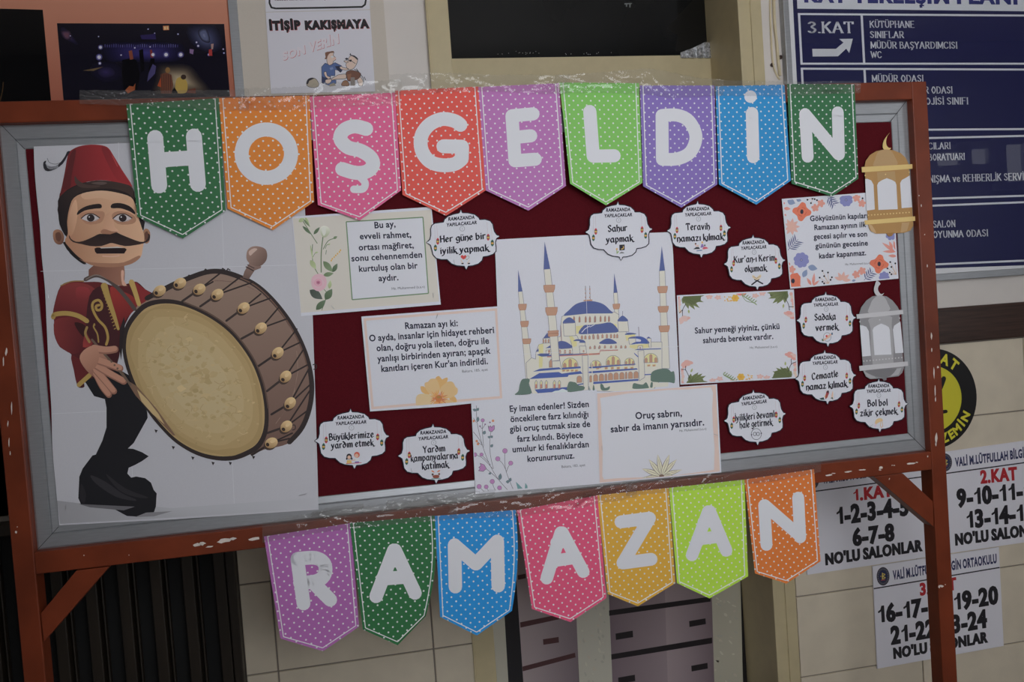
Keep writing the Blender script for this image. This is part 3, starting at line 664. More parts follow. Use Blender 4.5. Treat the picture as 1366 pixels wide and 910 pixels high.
pt([(345, 260), (420, 195), (490, 265), (520, 255), (580, 230), (615, 240), (600, 320), (500, 480), (430, 480)], yb, 2)
pt([(15, 440), (40, 420), (110, 440), (220, 600), (120, 590), (40, 540)], yb, 2)
pt([(650, 690), (740, 630), (812, 710), (800, 800), (720, 760)], yb, 2)
pt([(105, 370), (130, 335), (180, 320), (230, 265), (300, 250), (370, 270), (430, 400), (440, 540), (330, 650), (200, 570), (120, 450)], ya, 3)
pt([(450, 560), (470, 440), (560, 360), (620, 320), (700, 315), (745, 350), (790, 430), (835, 480), (825, 580), (750, 640), (640, 690), (520, 680)], ya, 3)
pt([(-70, 640), (10, 590), (200, 600), (330, 680), (260, 800), (80, 890), (-60, 870), (-90, 760)], yc, 3)
s.poly(zy([(250, 880), (320, 760), (420, 700), (600, 700), (720, 740), (800, 830), (600, 862), (420, 880)]), ya, k=3)
s.poly(zy([(60, 893), (280, 800), (260, 885)]), yb, k=3)
for i in range(26):
    a = i * 2 * math.pi / 26 + .1; r = random.uniform(150, 240); p0 = (410 + 60 * math.cos(a), 690 + 45 * math.sin(a)); p1 = (410 + r * math.cos(a), min(865, 690 + r * .95 * math.sin(a)))
    s.leaf(zy([p0])[0], zy([p1])[0], .55, random.choice(((196, 108, 50), (180, 80, 44), (206, 140, 62))), k=4)
s.poly(cr(zy([(330, 680), (370, 630), (430, 610), (490, 650), (490, 710), (430, 770), (370, 750)])), (182, 104, 54), k=5); s.blob(*zy([(420, 660)])[0], 3, 1.6, (160, 112, 54), k=6)
s.build('flower_picture', M_print, o)

# ---- card with lilac stems
o = sheet('verse_card', [(628.3, 531), (796, 519.5), (799.8, 645.5), (634.2, 659.3)], -.0042, PW, 'white card with thin stems of lilac flowers left of its verse', 'card', gC)
s = Sh(-.0042); s.k = 4
for a in (("Ey iman edenler! Sizden", 0, 415, 402, 390), ("öncekilere farz kılındığı", 5, 467, 400, 441), ("gibi oruç tutmak size de", 3, 517, 408, 490), ("farz kılındı. Böylece", 40, 567, 371, 546), ("umulur ki fenalıklardan", 15, 620, 402, 593), ("korunursunuz.", 90, 668, 328, 650)): T(s, a[0], zC3, *a[1:], 8.0)
T(s, "Bakara, 183. ayet", zC3, 262, 699, 382, 690, 3.3, 0, (80, 80, 88)); s.build('verse_text', M_print, o)
def zl(p): return zm(628, 535, 7.283, p)
s = Sh(-.0042); s.clip = [(629.3, 532), (795, 520.5), (798.8, 644.7), (635, 658.3)]; sc, vi, te = (88, 84, 92), (164, 112, 160), (92, 112, 118)
for pts in ([(55, 45), (62, 210), (110, 420), (180, 610), (260, 750), (355, 862)], [(118, 190), (112, 280), (125, 440)], [(195, 300), (185, 400), (190, 520), (220, 660)], [(25, 300), (80, 370), (125, 455)], [(55, 525), (120, 560), (215, 660)], [(105, 525), (150, 570), (190, 620)], [(150, 660), (200, 700), (270, 765)], [(332, 490), (330, 580), (345, 690), (410, 855)], [(265, 565), (310, 610), (345, 680)], [(385, 605), (360, 650), (345, 695)], [(210, 785), (220, 830), (240, 870)], [(85, 840), (130, 880)], [(150, 840), (172, 875)], [(25, 165), (55, 210)], [(60, 395), (110, 430)], [(90, 245), (112, 268), (140, 225)], [(280, 845), (300, 862)]): s.stroke(zl(pts), .28, sc, curve=True, caps=False)
s.k = 2
for a, b2, w in (((55, 95), (18, 80), 1.6), ((55, 95), (80, 68), 1.6), ((65, 205), (72, 150), 1.7), ((122, 325), (142, 288), 1.9), ((192, 355), (162, 348), 1.3), ((192, 355), (216, 340), 1.5), ((192, 450), (217, 420), 1.6), ((280, 770), (290, 702), 2.1), ((375, 785), (340, 785), 1.9), ((375, 785), (390, 745), 1.7), ((200, 700), (170, 710), 1.2)): s.leaf(zl([a])[0], zl([b2])[0], w + .3, sc); s.leaf(zl([a])[0], zl([b2])[0], w, te, k=3)
s.poly(zl([(438, 785), (450, 795), (505, 850), (455, 855)]), (96, 136, 138)); s.poly(zl([(525, 850), (530, 795), (550, 825), (552, 848)]), (96, 136, 138))
for x, y, r in ((116, 188, 2.2), (332, 485, 3.1), (262, 562, 2.9), (388, 604, 2.8), (209, 783, 2.9), (81, 832, 2.9), (150, 835, 2.6), (279, 844, 2.7), (104, 521, 2.2), (40, 522, 2.6)): s.blob(*zl([(x, y)])[0], r + .35, r + .35, sc, k=2); s.blob(*zl([(x, y)])[0], r, r, vi, k=3)
for x, y in ((216, 193), (58, 390), (70, 418), (28, 195)): s.blob(*zl([(x, y)])[0], 1.7, 1.7, (186, 120, 84), k=3)
for x, y in ((186, 208), (90, 245), (140, 227)): s.blob(*zl([(x, y)])[0], 1.1, 1.1, (120, 96, 120), k=3)
for p in ([(168, 240), (178, 255), (190, 240), (203, 258), (215, 240), (230, 238), (230, 275), (205, 300), (178, 292)], [(90, 605), (130, 620), (152, 658), (120, 685), (75, 678), (90, 660), (78, 645), (98, 632)]): s.poly(zl(p), vi, k=3); s.stroke(zl(p), .3, sc, closed=True, caps=False, k=4)
s.build('flower_picture', M_print, o)

# ---- peach card with pale lotus
o = sheet('verse_card', [(795.3, 523.9), (956.5, 512.6), (962.3, 630.5), (799.3, 645.3)], -.0052, PW, 'white card with a wavy peach border and a pale lotus flower at its lower edge', 'card', gC)
s = Sh(-.0052); s.poly(zC3([(442, 322), (1042, 280), (1063, 717), (455, 774)]), (198, 174, 163))
s.poly(zC3([(457, 345), (520, 335), (600, 322), (700, 314), (800, 304), (900, 302), (1018, 291), (1028, 320), (1024, 400), (1027, 480), (1036, 600), (1033, 708), (1000, 714), (850, 735), (700, 746), (560, 750), (476, 757), (468, 740), (470, 600), (461, 500), (464, 420)]), PW, k=2)
s.build('card_border', M_print, o)
s = Sh(-.0052); s.k = 4
T(s, "Oruç sabrın,", zC3, 637, 452, 872, 436, 8.8); T(s, "sabır da imanın yarısıdır.", zC3, 512, 519, 985, 483, 8.8); T(s, "Hz. Muhammed (s.a.v)", zC3, 858, 517, 995, 506, 3.2, 0, (80, 80, 88)); s.build('verse_text', M_print, o)
s = Sh(-.0052); s.clip = [(797, 526), (955.5, 514.5), (961, 629), (800.5, 643.3)]; ce = zC3([(768, 738)])[0]; k = 3
for tip, w in (((664, 752), 2.2), ((872, 708), 2.6), ((830, 740), 2), ((668, 703), 3.2), ((845, 655), 3.2), ((703, 655), 3.3), ((748, 630), 3.0), ((808, 630), 3.2)):
    t = zC3([tip])[0]; s.leaf(ce, t, w + .35, (96, 72, 66), k=k); s.leaf(ce, t, w - .25, (198, 196, 172), (186, 180, 158), k=k + 1); m = ((ce[0] + t[0] * 3) / 4, (ce[1] + t[1] * 3) / 4); s.stroke([ce, m], .2, (120, 96, 86), caps=False, k=k + 2); k += 3
s.blob(ce[0], ce[1] + .3, 3.4, 2, (112, 88, 74), k=k); s.build('flower_picture', M_print, o)

# ---- card with tropical leaf corners
o = sheet('verse_card', [(903, 394.1), (1059, 386.2), (1064.8, 504.6), (907.7, 513.3)], -.0042, PW, 'white card with green monstera leaves and pink blossoms in its corners', 'card', gC)
s = Sh(-.0042); s.k = 4
def z7(p): return zm(900, 380, 6.5, p)
T(s, "Sahur yemeği yiyiniz, çünkü", z7, 177, 422, 912, 382, 7.6, lean=.045); T(s, "sahurda bereket vardır.", z7, 247, 506, 857, 469, 7.6, lean=.045); T(s, "Hz. Muhammed (s.a.v)", z7, 652, 555, 890, 545, 3.0, 0, (80, 80, 88), lean=.045); s.build('verse_text', M_print, o)
s = Sh(-.0042); s.clip = [(904.5, 395.8), (1057.8, 388), (1063.2, 503), (909, 511.6)]; pk, pk2, mg, mg2 = (206, 156, 146), (212, 178, 171), (84, 92, 58), (108, 116, 76)
def monstera(a, tips):
    for t in tips: s.leaf(z7([a])[0], z7([t])[0], 3.1, mg, mg2, k=3); s.stroke(z7([a, t]), .22, (76, 88, 48), caps=False, k=4)
monstera((90, 100), [(255, 95), (250, 150), (215, 200), (175, 215), (120, 210), (160, 150), (70, 165)]); s.poly(z7([(75, 95), (230, 88), (225, 140), (150, 175), (70, 140)]), mg, k=3)
monstera((960, 70), [(800, 70), (815, 120), (850, 160), (885, 165), (920, 130), (955, 160), (975, 120)]); s.poly(z7([(820, 60), (980, 52), (985, 110), (900, 130), (830, 100)]), mg, k=3)
monstera((130, 850), [(285, 840), (270, 790), (240, 770), (205, 760), (175, 780), (140, 770), (100, 855)]); s.poly(z7([(110, 862), (150, 790), (235, 800), (262, 852)]), mg, k=3)
monstera((990, 805), [(840, 805), (850, 750), (880, 720), (915, 710), (975, 705), (1010, 745)]); s.poly(z7([(845, 812), (870, 750), (960, 720), (1010, 780), (1015, 800)]), mg, k=3)
for cx, cy, sx in ((80, 295, 1), (1000, 255, -1), (105, 680, 1), (1010, 610, -1)):
    for dx, dy, r in ((30, -5, 4), (5, -12, 4.4), (-22, 5, 5), (-20, 30, 3.4), (10, 10, 3.6)): s.blob(*z7([(cx + sx * dx, cy + dy)])[0], r, r * .55, random.choice((pk, pk2, (216, 150, 140))), rot=random.uniform(-40, 40), k=random.choice((2, 3)))
for x0, y0, x1, y1 in ((30, 110, 45, 230), (1015, 80, 1030, 190), (60, 740, 70, 850), (1040, 690, 1050, 790)): 
    for i in range(5): s.blob(*z7([(x0 + (x1 - x0) * i / 4 + random.uniform(-6, 8), y0 + (y1 - y0) * i / 4)])[0], 2.2, 2.6, random.choice((pk2, pk, (226, 200, 180))), k=2)
for cx, cy in ((300, 105), (375, 110), (700, 95), (760, 75), (580, 75), (330, 830), (390, 815), (740, 795), (800, 805), (510, 835)):
    for t in range(5): a = t * 1.257 + cx; s.leaf(z7([(cx, cy)])[0], z7([(cx + 34 * math.cos(a), cy + 22 * math.sin(a))])[0], 1.5, pk2, pk, k=2)
s.poly(z7([(525, 75), (630, 66), (600, 92), (555, 92)]), (208, 120, 112), k=3)
for cx, cy in ((525, 115), (575, 800)):
    for t in range(6): a = t * 1.05; s.blob(*z7([(cx + 20 * math.cos(a), cy + 20 * math.sin(a))])[0], 2.2, 2, (212, 164, 62), k=4, n=10)
    s.blob(*z7([(cx, cy)])[0], 2, 2, (196, 140, 48), k=5, n=10)
for cx, cy in ((465, 118), (645, 805)):
    for i in range(14): s.blob(*z7([(cx + random.uniform(-32, 32), cy + random.uniform(-28, 28))])[0], .9, .9, (206, 160, 74), k=4, n=8)
for p in ([(580, 85), (620, 140), (690, 155)], [(420, 775), (470, 800), (525, 835)]):
    s.stroke(z7(p), .35, (104, 122, 84), curve=True, k=4)
    for i in range(7):
        t = i / 6; x = p[0][0] + (p[2][0] - p[0][0]) * t; y = p[0][1] + (p[2][1] - p[0][1]) * t
        for sg in (-1, 1): s.leaf(z7([(x, y)])[0], z7([(x + 25, y + sg * 22)])[0], .8, (122, 138, 100), k=4)
for p in ([(95, 170), (70, 215), (68, 270)], [(70, 215), (40, 245)], [(955, 115), (985, 165), (995, 220)], [(990, 190), (1035, 190)], [(60, 735), (95, 740), (130, 810)], [(95, 705), (95, 740)], [(1055, 668), (1010, 690), (985, 750)], [(1010, 645), (1012, 690)]): s.stroke(z7(p), .4, (48, 44, 54), curve=True, k=5)
for a, b2 in (((120, 215), (125, 250)), ((945, 165), (940, 205)), ((140, 760), (155, 725)), ((960, 700), (960, 665))): s.leaf(z7([a])[0], z7([b2])[0], 1.2, (140, 146, 88), k=4)
s.build('flower_picture', M_print, o)

# ---- card with an all-round floral border
o = sheet('verse_card', [(1042.9, 265.4), (1191.5, 254.5), (1198.6, 371.7), (1054.3, 385.4)], -.0036, PW, 'white card with a floral border of orange poppies and blue flowers, under the gold lantern', 'card', gC)
s = Sh(-.0036); s.k = 8
def z6(p): return zm(1040, 255, 6.74, p)
T(s, "Gökyüzünün kapıları", z6, 275, 270, 797, 241, 6.9, lean=.05); T(s, "Ramazan ayının ilk", z6, 312, 350, 775, 322, 6.9, lean=.05); T(s, "gecesi açılır ve son", z6, 310, 433, 790, 406, 6.9, lean=.05); T(s, "gününün gecesine", z6, 325, 515, 795, 488, 6.9, lean=.05); T(s, "kadar kapanmaz.", z6, 355, 606, 780, 575, 6.9, lean=.05); T(s, "Hz. Muhammed (s.a.v)", z6, 590, 668, 815, 655, 2.7, 0, (80, 80, 88), lean=.05); s.build('verse_text', M_print, o)
s = Sh(-.0036); s.clip = [(1044.5, 267.3), (1190, 256.5), (1196.8, 370.3), (1055.5, 383.7)]; po, sa, bl, nv, du = (196, 100, 74), (208, 158, 147), (114, 116, 164), (80, 84, 122), (114, 128, 158)
def poppy(cx, cy, r):
    s.poly(cr(z6([(cx + r * (1 + .22 * math.sin(4 * a + 1)) * math.cos(a), cy + r * (1 + .22 * math.sin(4 * a + 1)) * math.sin(a)) for a in [i * math.pi / 8 for i in range(16)]]), True, 3), po, k=3)
    for a in (.5, 2.0, 3.6, 5.2): s.stroke(z6([(cx + r * .55 * math.cos(a + d), cy + r * .55 * math.sin(a + d)) for d in (-.5, 0, .5)]), .35, (176, 78, 56), caps=False, k=4)
    s.blob(*z6([(cx, cy)])[0], 2.2, 3.1, (44, 44, 58), k=5)
def daisy(cx, cy, r, n, c, mid=None, pw=.38):
    for i in range(n): a = 2 * math.pi * i / n + cx; s.blob(*z6([(cx + r * .6 * math.cos(a), cy + r * .6 * math.sin(a))])[0], r * pw / 6.74, r * .42 / 6.74, c, rot=math.degrees(a) + 90, n=10, k=3)
    s.blob(*z6([(cx, cy)])[0], r * .35 / 6.74, r * .35 / 6.74, c, k=4)
    if mid: s.blob(*z6([(cx, cy)])[0], 1.5, 1.5, mid, k=5); s.blob(*z6([(cx, cy)])[0], .7, .7, (220, 220, 226), k=6)
def fern(a, b2, n, w, c):
    s.stroke(z6([a, b2]), .3, c, k=3)
    for i in range(n):
        t = .15 + .8 * i / n; x, y = a[0] + (b2[0] - a[0]) * t, a[1] + (b2[1] - a[1]) * t; dx, dy = b2[0] - a[0], b2[1] - a[1]; l = math.hypot(dx, dy)
        for sg in (-1, 1): s.leaf(z6([(x, y)])[0], z6([(x + (dx * .7 - sg * dy) / l * w, y + (dy * .7 + sg * dx) / l * w)])[0], .8, c, k=3)
poppy(200, 185, 72); poppy(895, 655, 72)
s.poly(z6([(84, 770), (110, 742), (160, 735), (188, 770), (186, 850), (196, 856), (90, 862)]), po, k=3); s.blob(*z6([(120, 808)])[0], 2.4, 3.2, (44, 44, 58), k=5)
daisy(598, 80, 60, 8, bl, (60, 60, 120)); daisy(195, 620, 70, 8, bl, (60, 60, 120)); daisy(940, 770, 48, 7, bl); daisy(1000, 395, 48, 7, bl)
for cx, cy in ((320, 150), (372, 110), (692, 62), (740, 110), (108, 705), (688, 750), (742, 718)): daisy(cx, cy, 36, 5, (224, 150, 134))
for cx, cy, n0, n1 in ((105, 320, 0, 9), (565, 800, 4, 10)):
    for i in range(9):
        a = 2 * math.pi * i / 9; x, y = cx + 78 * math.cos(a), cy + 78 * math.sin(a)
        if y > 822: continue
        s.leaf(z6([(cx, cy)])[0], z6([(max(x, 52), y)])[0], 2.3, (226, 176, 160), sa, k=3)
for a, b2, w in (((70, 85), (140, 110), 4.2), ((150, 75), (195, 85), 2.6), ((255, 680), (340, 700), 4), ((210, 775), (245, 705), 3.4), ((650, 808), (685, 800), 1.6)): s.leaf(z6([a])[0], z6([b2])[0], w, du, k=3)
for a, b2, w in (((38, 155), (100, 160), 2.2), ((45, 205), (60, 225), 1), ((285, 845), (245, 780), 2), ((300, 845), (312, 735), 2), ((300, 850), (358, 802), 1.6), ((1035, 545), (920, 462), 2.2), ((1015, 520), (985, 450), 2), ((1045, 530), (1025, 445), 2), ((1045, 545), (925, 542), 1.9), ((1050, 585), (975, 580), 2), ((80, 640), (92, 670), 1.4), ((40, 100), (44, 120), 1)): s.leaf(z6([a])[0], z6([b2])[0], w, (220, 130, 116), (228, 160, 146), k=3)
fern((430, 50), (500, 130), 4, 48, nv); fern((75, 530), (165, 435), 5, 60, nv); fern((760, 800), (840, 720), 4, 48, nv); s.leaf(z6([(460, 50)])[0], z6([(470, 130)])[0], .9, nv, k=3)
for c0, pts in (((1050, 750), ((995, 638), (1040, 650), (1005, 682), (970, 695), (990, 732), (1005, 748))), ((440, 830), ((385, 718), (435, 732), (400, 765), (360, 778), (385, 815), (470, 775), (458, 798), (400, 830))), ((300, 60), ((250, 78), (282, 108), (315, 72), (336, 82), (295, 68), (746, 65)))):
    for p in pts:
        if p[0] < 700 or c0[0] > 700: s.stroke(z6([c0, p]), .22, (176, 140, 110), caps=False, k=3)
        s.blob(*z6([p])[0], 1.25, 1.25, (30, 30, 40), n=8, k=4)
s.build('flower_picture', M_print, o)

# ================================================================= MOSQUE POSTER
o = sheet('mosque_poster', [(660, 319.7), (760, 314.3), (895.8, 309.7), (898, 340), (906.3, 514), (906.3, 519), (668, 531)], -.0030, PW, 'white poster of a blue domed mosque with four slim minarets', 'poster')
s = Sh(-.0030); bu, cr_, st_c, br, li, ye, gn = (74, 86, 136), (186, 182, 170), (168, 126, 102), (160, 110, 86), (116, 112, 126), (192, 184, 128), (86, 106, 96)
def z1(p): return zm(680, 320, 8.275, p)
def z2(p): return zm(780, 320, 8.27, p)
def z3(p): return zm(680, 420, 8.275, p)
def z4(p): return zm(790, 420, 8.275, p)
def shp(z, p, c, k=None, line=True, lw=.28, lc=None):
    q = z(p); s.poly(q, c, k=k)
    if line: s.stroke(q, lw, lc or li, closed=True, caps=False, k=(k or s.k) + 1)
def minaret(z, tip, cone, shaft, bands, k):
    shp(z, shaft, cr_, k); s.poly(z([tip, cone[1], cone[0]]), bu, k=k + 2)
    for x0, x1, y, h in bands: shp(z, [(x0, y), (x1, y - 4), (x1 - 2, y + h * .45), (x1 - (x1 - x0) * .12, y + h - 3), (x0 + (x1 - x0) * .14, y + h), (x0 + 2, y + h * .5)], st_c, k + 2, lc=(150, 104, 84))
minaret(z1, (92, 330), [(92, 575), (141, 568)], [(94, 572), (138, 568), (237, 1300), (245, 1550), (180, 1550)], [(95, 185, 712, 65), (118, 208, 900, 62), (140, 234, 1095, 55)], 2)
minaret(z2, (325, 368), [(318, 585), (362, 582)], [(318, 585), (360, 582), (382, 900), (335, 900)], [(310, 388, 710, 55)], 2)
minaret(z2, (850, 68), [(822, 345), (886, 338)], [(822, 343), (884, 338), (938, 1420), (850, 1420)], [(803, 914, 515, 72), (808, 924, 735, 65), (818, 936, 950, 68)], 2)
# main body, back to front
shp(z3, [(575, 20), (620, 0), (1160, -30), (1205, 0), (1205, 90), (1330, 250), (1380, 300), (1680, 300), (1680, 700), (1560, 860), (860, 840), (640, 840), (250, 880), (190, 690), (180, 530), (240, 475), (285, 490), (288, 415), (320, 330), (365, 318), (365, 262), (450, 250), (560, 240), (560, 130)], cr_, 4)
s.poly(cr(z1([(608, 843), (660, 770), (740, 705), (860, 676), (960, 685), (1040, 715), (1100, 770), (1128, 815), (900, 818)]), True, 4), bu, k=6)
s.poly(z1([(608, 840), (850, 815), (1130, 812), (1150, 832), (1150, 845), (580, 870)]), cr_, k=6)
for x in (820, 868): s.stroke(z1([(x + 15, 510), (x + 20, 660)]), .3, (90, 74, 80), k=7); [s.blob(*z1([(x + 16, yy)])[0], .8, 1, br, n=8, k=8) for yy in (545, 590, 635)]
s.poly(z1([(815, 664), (910, 658), (912, 675), (815, 678)]), st_c, k=7)
for x in (710, 770, 838, 885, 940): shp(z3, [(x - 9, 85), (x - 9, 35), (x, 12), (x + 9, 35), (x + 9, 82)], br, 8, lw=.15)
for x in (32, 92, 142, 185): shp(z4, [(x - 9, 78), (x - 9, 30), (x, 8), (x + 9, 30), (x + 9, 75)], br, 8, lw=.15)
s.poly(z3([(730, 125), (812, 118), (770, 205), (735, 210)]), ye, k=8); s.poly(z4([(200, 100), (270, 105), (268, 165)]), ye, k=8)
s.poly(cr(z3([(760, 208), (815, 120), (880, 112), (1000, 100), (1110, 85), (1180, 140), (1195, 190), (1100, 200), (900, 210)]), True, 3), bu, k=9)
s.stroke(z3([(795, 195), (830, 155), (880, 125)]), .5, (214, 214, 220), k=10); s.stroke(z3([(885, 135), (935, 110)]), .4, (214, 214, 220), k=10)
shp(z3, [(590, 92), (722, 88), (728, 235), (598, 235)], cr_, 9); s.poly(cr(z3([(588, 95), (600, 60), (655, 28), (705, 55), (722, 88), (650, 95)]), True, 4), bu, k=10)
shp(z4, [(282, 72), (392, 70), (405, 185), (290, 190)], cr_, 9); s.poly(cr(z4([(284, 70), (300, 35), (335, 10), (375, 35), (392, 70)]), True, 4), bu, k=10); s.stroke(z4([(335, 10), (336, -40)]), .3, (110, 104, 120), k=10)
for x in (797, 835, 880, 925, 975): shp(z3, [(x - 11, 270), (x - 11, 240), (x, 226), (x + 11, 240), (x + 11, 268)], st_c, 10, lw=.15)
for x in (12, 62, 113, 162, 208, 245, 276): shp(z4, [(x - 10, 258), (x - 10, 225), (x, 210), (x + 10, 225), (x + 10, 256)], st_c, 10, lw=.15)
shp(z3, [(660, 235), (740, 228), (760, 270), (830, 300), (840, 440), (540, 440), (540, 380), (690, 360)], cr_, 10)
s.poly(z3([(655, 240), (690, 235), (740, 300), (740, 345), (700, 358)]), ye, k=11); s.poly(cr(z3([(700, 290), (740, 270), (800, 278), (830, 310), (760, 290)]), True, 3), bu, k=12)
s.poly(z3([(765, 308), (780, 282), (805, 275), (830, 290), (838, 310)]), bu, k=12); shp(z3, [(768, 345), (840, 345), (848, 425), (775, 428)], cr_, 12); s.blob(*z3([(815, 402)])[0], 1.3, 1.5, br, k=13)
s.poly(cr(z4([(85, 320), (110, 285), (165, 262), (225, 275), (268, 318)]), True, 4), bu, k=11)
for x in (28, 82, 140, 208, 262, 320, 368): shp(z4, [(x - 10, 372), (x - 10, 350), (x, 335), (x + 10, 350), (x + 10, 368)], st_c, 11, lw=.15)
for x in (888, 938, 988): shp(z3, [(x - 10, 378), (x - 10, 358), (x, 345), (x + 10, 358), (x + 10, 376)], st_c, 11, lw=.15)
s.poly(cr(z3([(540, 372), (535, 300), (590, 290), (650, 315), (690, 362)]), True, 3), bu, k=11); shp(z3, [(400, 390), (690, 368), (695, 430), (400, 440)], cr_, 11)
for x in (435, 555, 610, 665): shp(z3, [(x - 11, 428), (x - 11, 400), (x, 384), (x + 11, 400), (x + 11, 425)], st_c, 12, lw=.15)
s.poly(z3([(370, 258), (415, 198), (445, 250)]), bu, k=12); shp(z3, [(365, 262), (450, 255), (455, 310), (370, 315)], cr_, 11)
for x in (372, 398, 428): shp(z3, [(x - 8, 310), (x - 8, 280), (x, 265), (x + 8, 280), (x + 8, 308)], st_c, 12, lw=.15)
s.poly(z3([(395, 370), (450, 335), (460, 365)]), bu, k=12); s.poly(z3([(290, 410), (315, 368), (320, 405)]), bu, k=12); s.poly(z3([(320, 330), (370, 318), (370, 430), (322, 435)]), ye, k=11); s.poly(z3([(322, 455), (365, 460), (360, 580), (322, 585)]), ye, k=11)
s.poly(z3([(300, 442), (340, 428), (440, 428), (430, 445), (350, 462)]), bu, k=13); s.poly(z3([(355, 462), (400, 446), (850, 425), (760, 440)]), bu, k=13); s.poly(z3([(410, 458), (560, 442), (993, 422), (993, 440), (560, 460), (415, 470)]), (176, 116, 100), k=12); s.poly(z4([(0, 428), (80, 420), (85, 385), (285, 382), (285, 395), (90, 402), (80, 440), (0, 444)]), (168, 112, 100), k=12)
shp(z3, [(455, 250), (530, 245), (560, 585), (475, 590)], cr_, 15); minaret(z1, (385, 20), [(374, 328), (447, 318)], [(378, 326), (447, 320), (515, 900), (548, 1330), (465, 1340)], [(374, 498, 502, 78), (395, 526, 748, 86)], 16)
for y in (172, 204): shp(z3, [(420, y + 8), (540, y), (535, y + 28), (428, y + 38)], st_c, 18, lc=(150, 104, 84))
shp(z3, [(468, 512), (555, 508), (568, 600), (470, 600)], cr_, 18)
for cx, cy, r, z in ((667, 560, 88, z3), (232, 525, 80, z4), (648, 500, 78, z4), (40, 560, 60, z4), (412, 530, 55, z4)):
    p = [(cx - r, cy + 30)] + [(cx + r * math.cos(a), cy - r * .95 * math.sin(a)) for a in [math.pi * (1 - i / 10) for i in range(11)]] + [(cx + r, cy + 25)]
    shp(z, p, ye, 13)
    for dx, h in ((-.68, .35), (0, .85), (.7, .4)): x = cx + dx * r; w = r * .19; shp(z, [(x - w, cy + 30), (x - w, cy - r * h + w), (x, cy - r * h), (x + w, cy - r * h + w), (x + w, cy + 28)], st_c, 15, lw=.15)
for z, p in ((z3, [(255, 628), (330, 598), (545, 580), (570, 600)]), (z3, [(570, 605), (580, 585), (780, 570), (785, 590)]), (z4, [(10, 590), (10, 572), (470, 540), (485, 548)]), (z3, [(870, 590), (870, 578), (930, 574), (930, 588)]), (z3, [(215, 710), (325, 645), (540, 632), (575, 650), (780, 622), (805, 650), (650, 665), (640, 685)]), (z4, [(8, 645), (8, 622), (490, 590), (505, 605)]), (z3, [(868, 645), (868, 628), (995, 618), (995, 640)]), (z4, [(12, 765), (12, 742), (510, 708), (512, 728)]), (z3, [(275, 825), (635, 798), (635, 840), (310, 866)]), (z4, [(578, 668), (578, 656), (668, 652), (668, 662)]), (z4, [(465, 390), (500, 378), (760, 370), (760, 380)]), (z4, [(462, 418), (512, 462), (505, 470), (465, 432)]), (z3, [(735, 770), (810, 755), (810, 768), (740, 782)])): s.poly(z(p), (66, 84, 148), k=19)
for z, xs, y0, y1 in ((z3, ((595,), (640,), (690,), (735,)), 600, 628), (z4, ((60,), (155,), (222,), (288,), (372,), (438,)), 570, 604), (z4, ((625,), (682,)), 545, 572)):
    for (x,) in xs: s.poly(z([(x - 22, y1), (x - 22, y0 + 4), (x + 22, y0), (x + 22, y1 - 4)]), ye, k=15); s.poly(z([(x - 14, y1), (x - 14, y0 + 8), (x + 14, y0 + 6), (x + 14, y1 - 4)]), st_c, k=16)
for x, w, y in ((38, 24, 735), (102, 26, 730), (152, 13, 728), (202, 26, 720), (264, 26, 716), (328, 26, 712), (375, 11, 708), (422, 25, 706), (484, 26, 702)): shp(z4, [(x - w, y)] + [(x + w * math.cos(a), y - 52 - 26 * math.sin(a)) for a in [math.pi * (1 - i / 6) for i in range(7)]] + [(x + w, y - 3)], st_c, 20, lw=.2)
for x, w, y in ((768, 28, 750), (895, 16, 745), ): shp(z3, [(x - w, y)] + [(x + w * math.cos(a), y - 50 - 26 * math.sin(a)) for a in [math.pi * (1 - i / 6) for i in range(7)]] + [(x + w, y - 3)], st_c, 20, lw=.2)
shp(z3, [(435, 580), (435, 520), (455, 490), (470, 510), (475, 578)], st_c, 14)
for x in (292, 347, 404, 493, 548): shp(z3, [(x - 14, 815), (x - 14, 745), (x, 722), (x + 13, 742), (x + 13, 808)], cr_, 20); s.poly(z3([(x - 9, 812), (x - 9, 768), (x + 9, 766), (x + 9, 808)]), (176, 112, 90), k=21); s.poly(z3([(x - 9, 768), (x - 9, 745), (x, 732), (x + 9, 745), (x + 9, 766)]), ye, k=21)
shp(z3, [(800, 450), (862, 448), (868, 830), (815, 835)], cr_, 22); shp(z3, [(905, 445), (915, 830)], cr_, 22) if False else s.stroke(z3([(905, 450), (915, 830)]), .5, cr_, k=22)
shp(z4, [(505, 400), (570, 392), (580, 690), (520, 730)], cr_, 13)
s.poly(cr(z4([(360, 222), (395, 198), (475, 205), (478, 215)]), True, 2), bu, k=13); s.poly(z4([(365, 228), (475, 215), (475, 245), (380, 290)]), ye, k=12); shp(z4, [(400, 260), (480, 245), (480, 320), (410, 325)], cr_, 13)
s.poly(cr(z4([(395, 262), (440, 242), (540, 240), (605, 275), (628, 318), (520, 318), (430, 328), (480, 300), (530, 298), (535, 275), (480, 262)]), True, 3), (66, 84, 148), k=14); s.poly(z4([(415, 335), (625, 322), (628, 365), (480, 385), (412, 360)]), ye, k=13); shp(z4, [(505, 345), (555, 340), (555, 380), (505, 384)], cr_, 15); s.blob(*z4([(530, 367)])[0], 1.2, 1.3, br, k=17); shp(z4, [(605, 260), (650, 260), (650, 365), (630, 365)], cr_, 13); s.poly(z4([(598, 260), (622, 240), (648, 260)]), bu, k=14)
s.stroke(z4([(512, 135), (517, 240)]), .4, (120, 108, 124), k=14); s.stroke(z3([(562, 120), (572, 285)]), .5, (140, 110, 110), k=12)
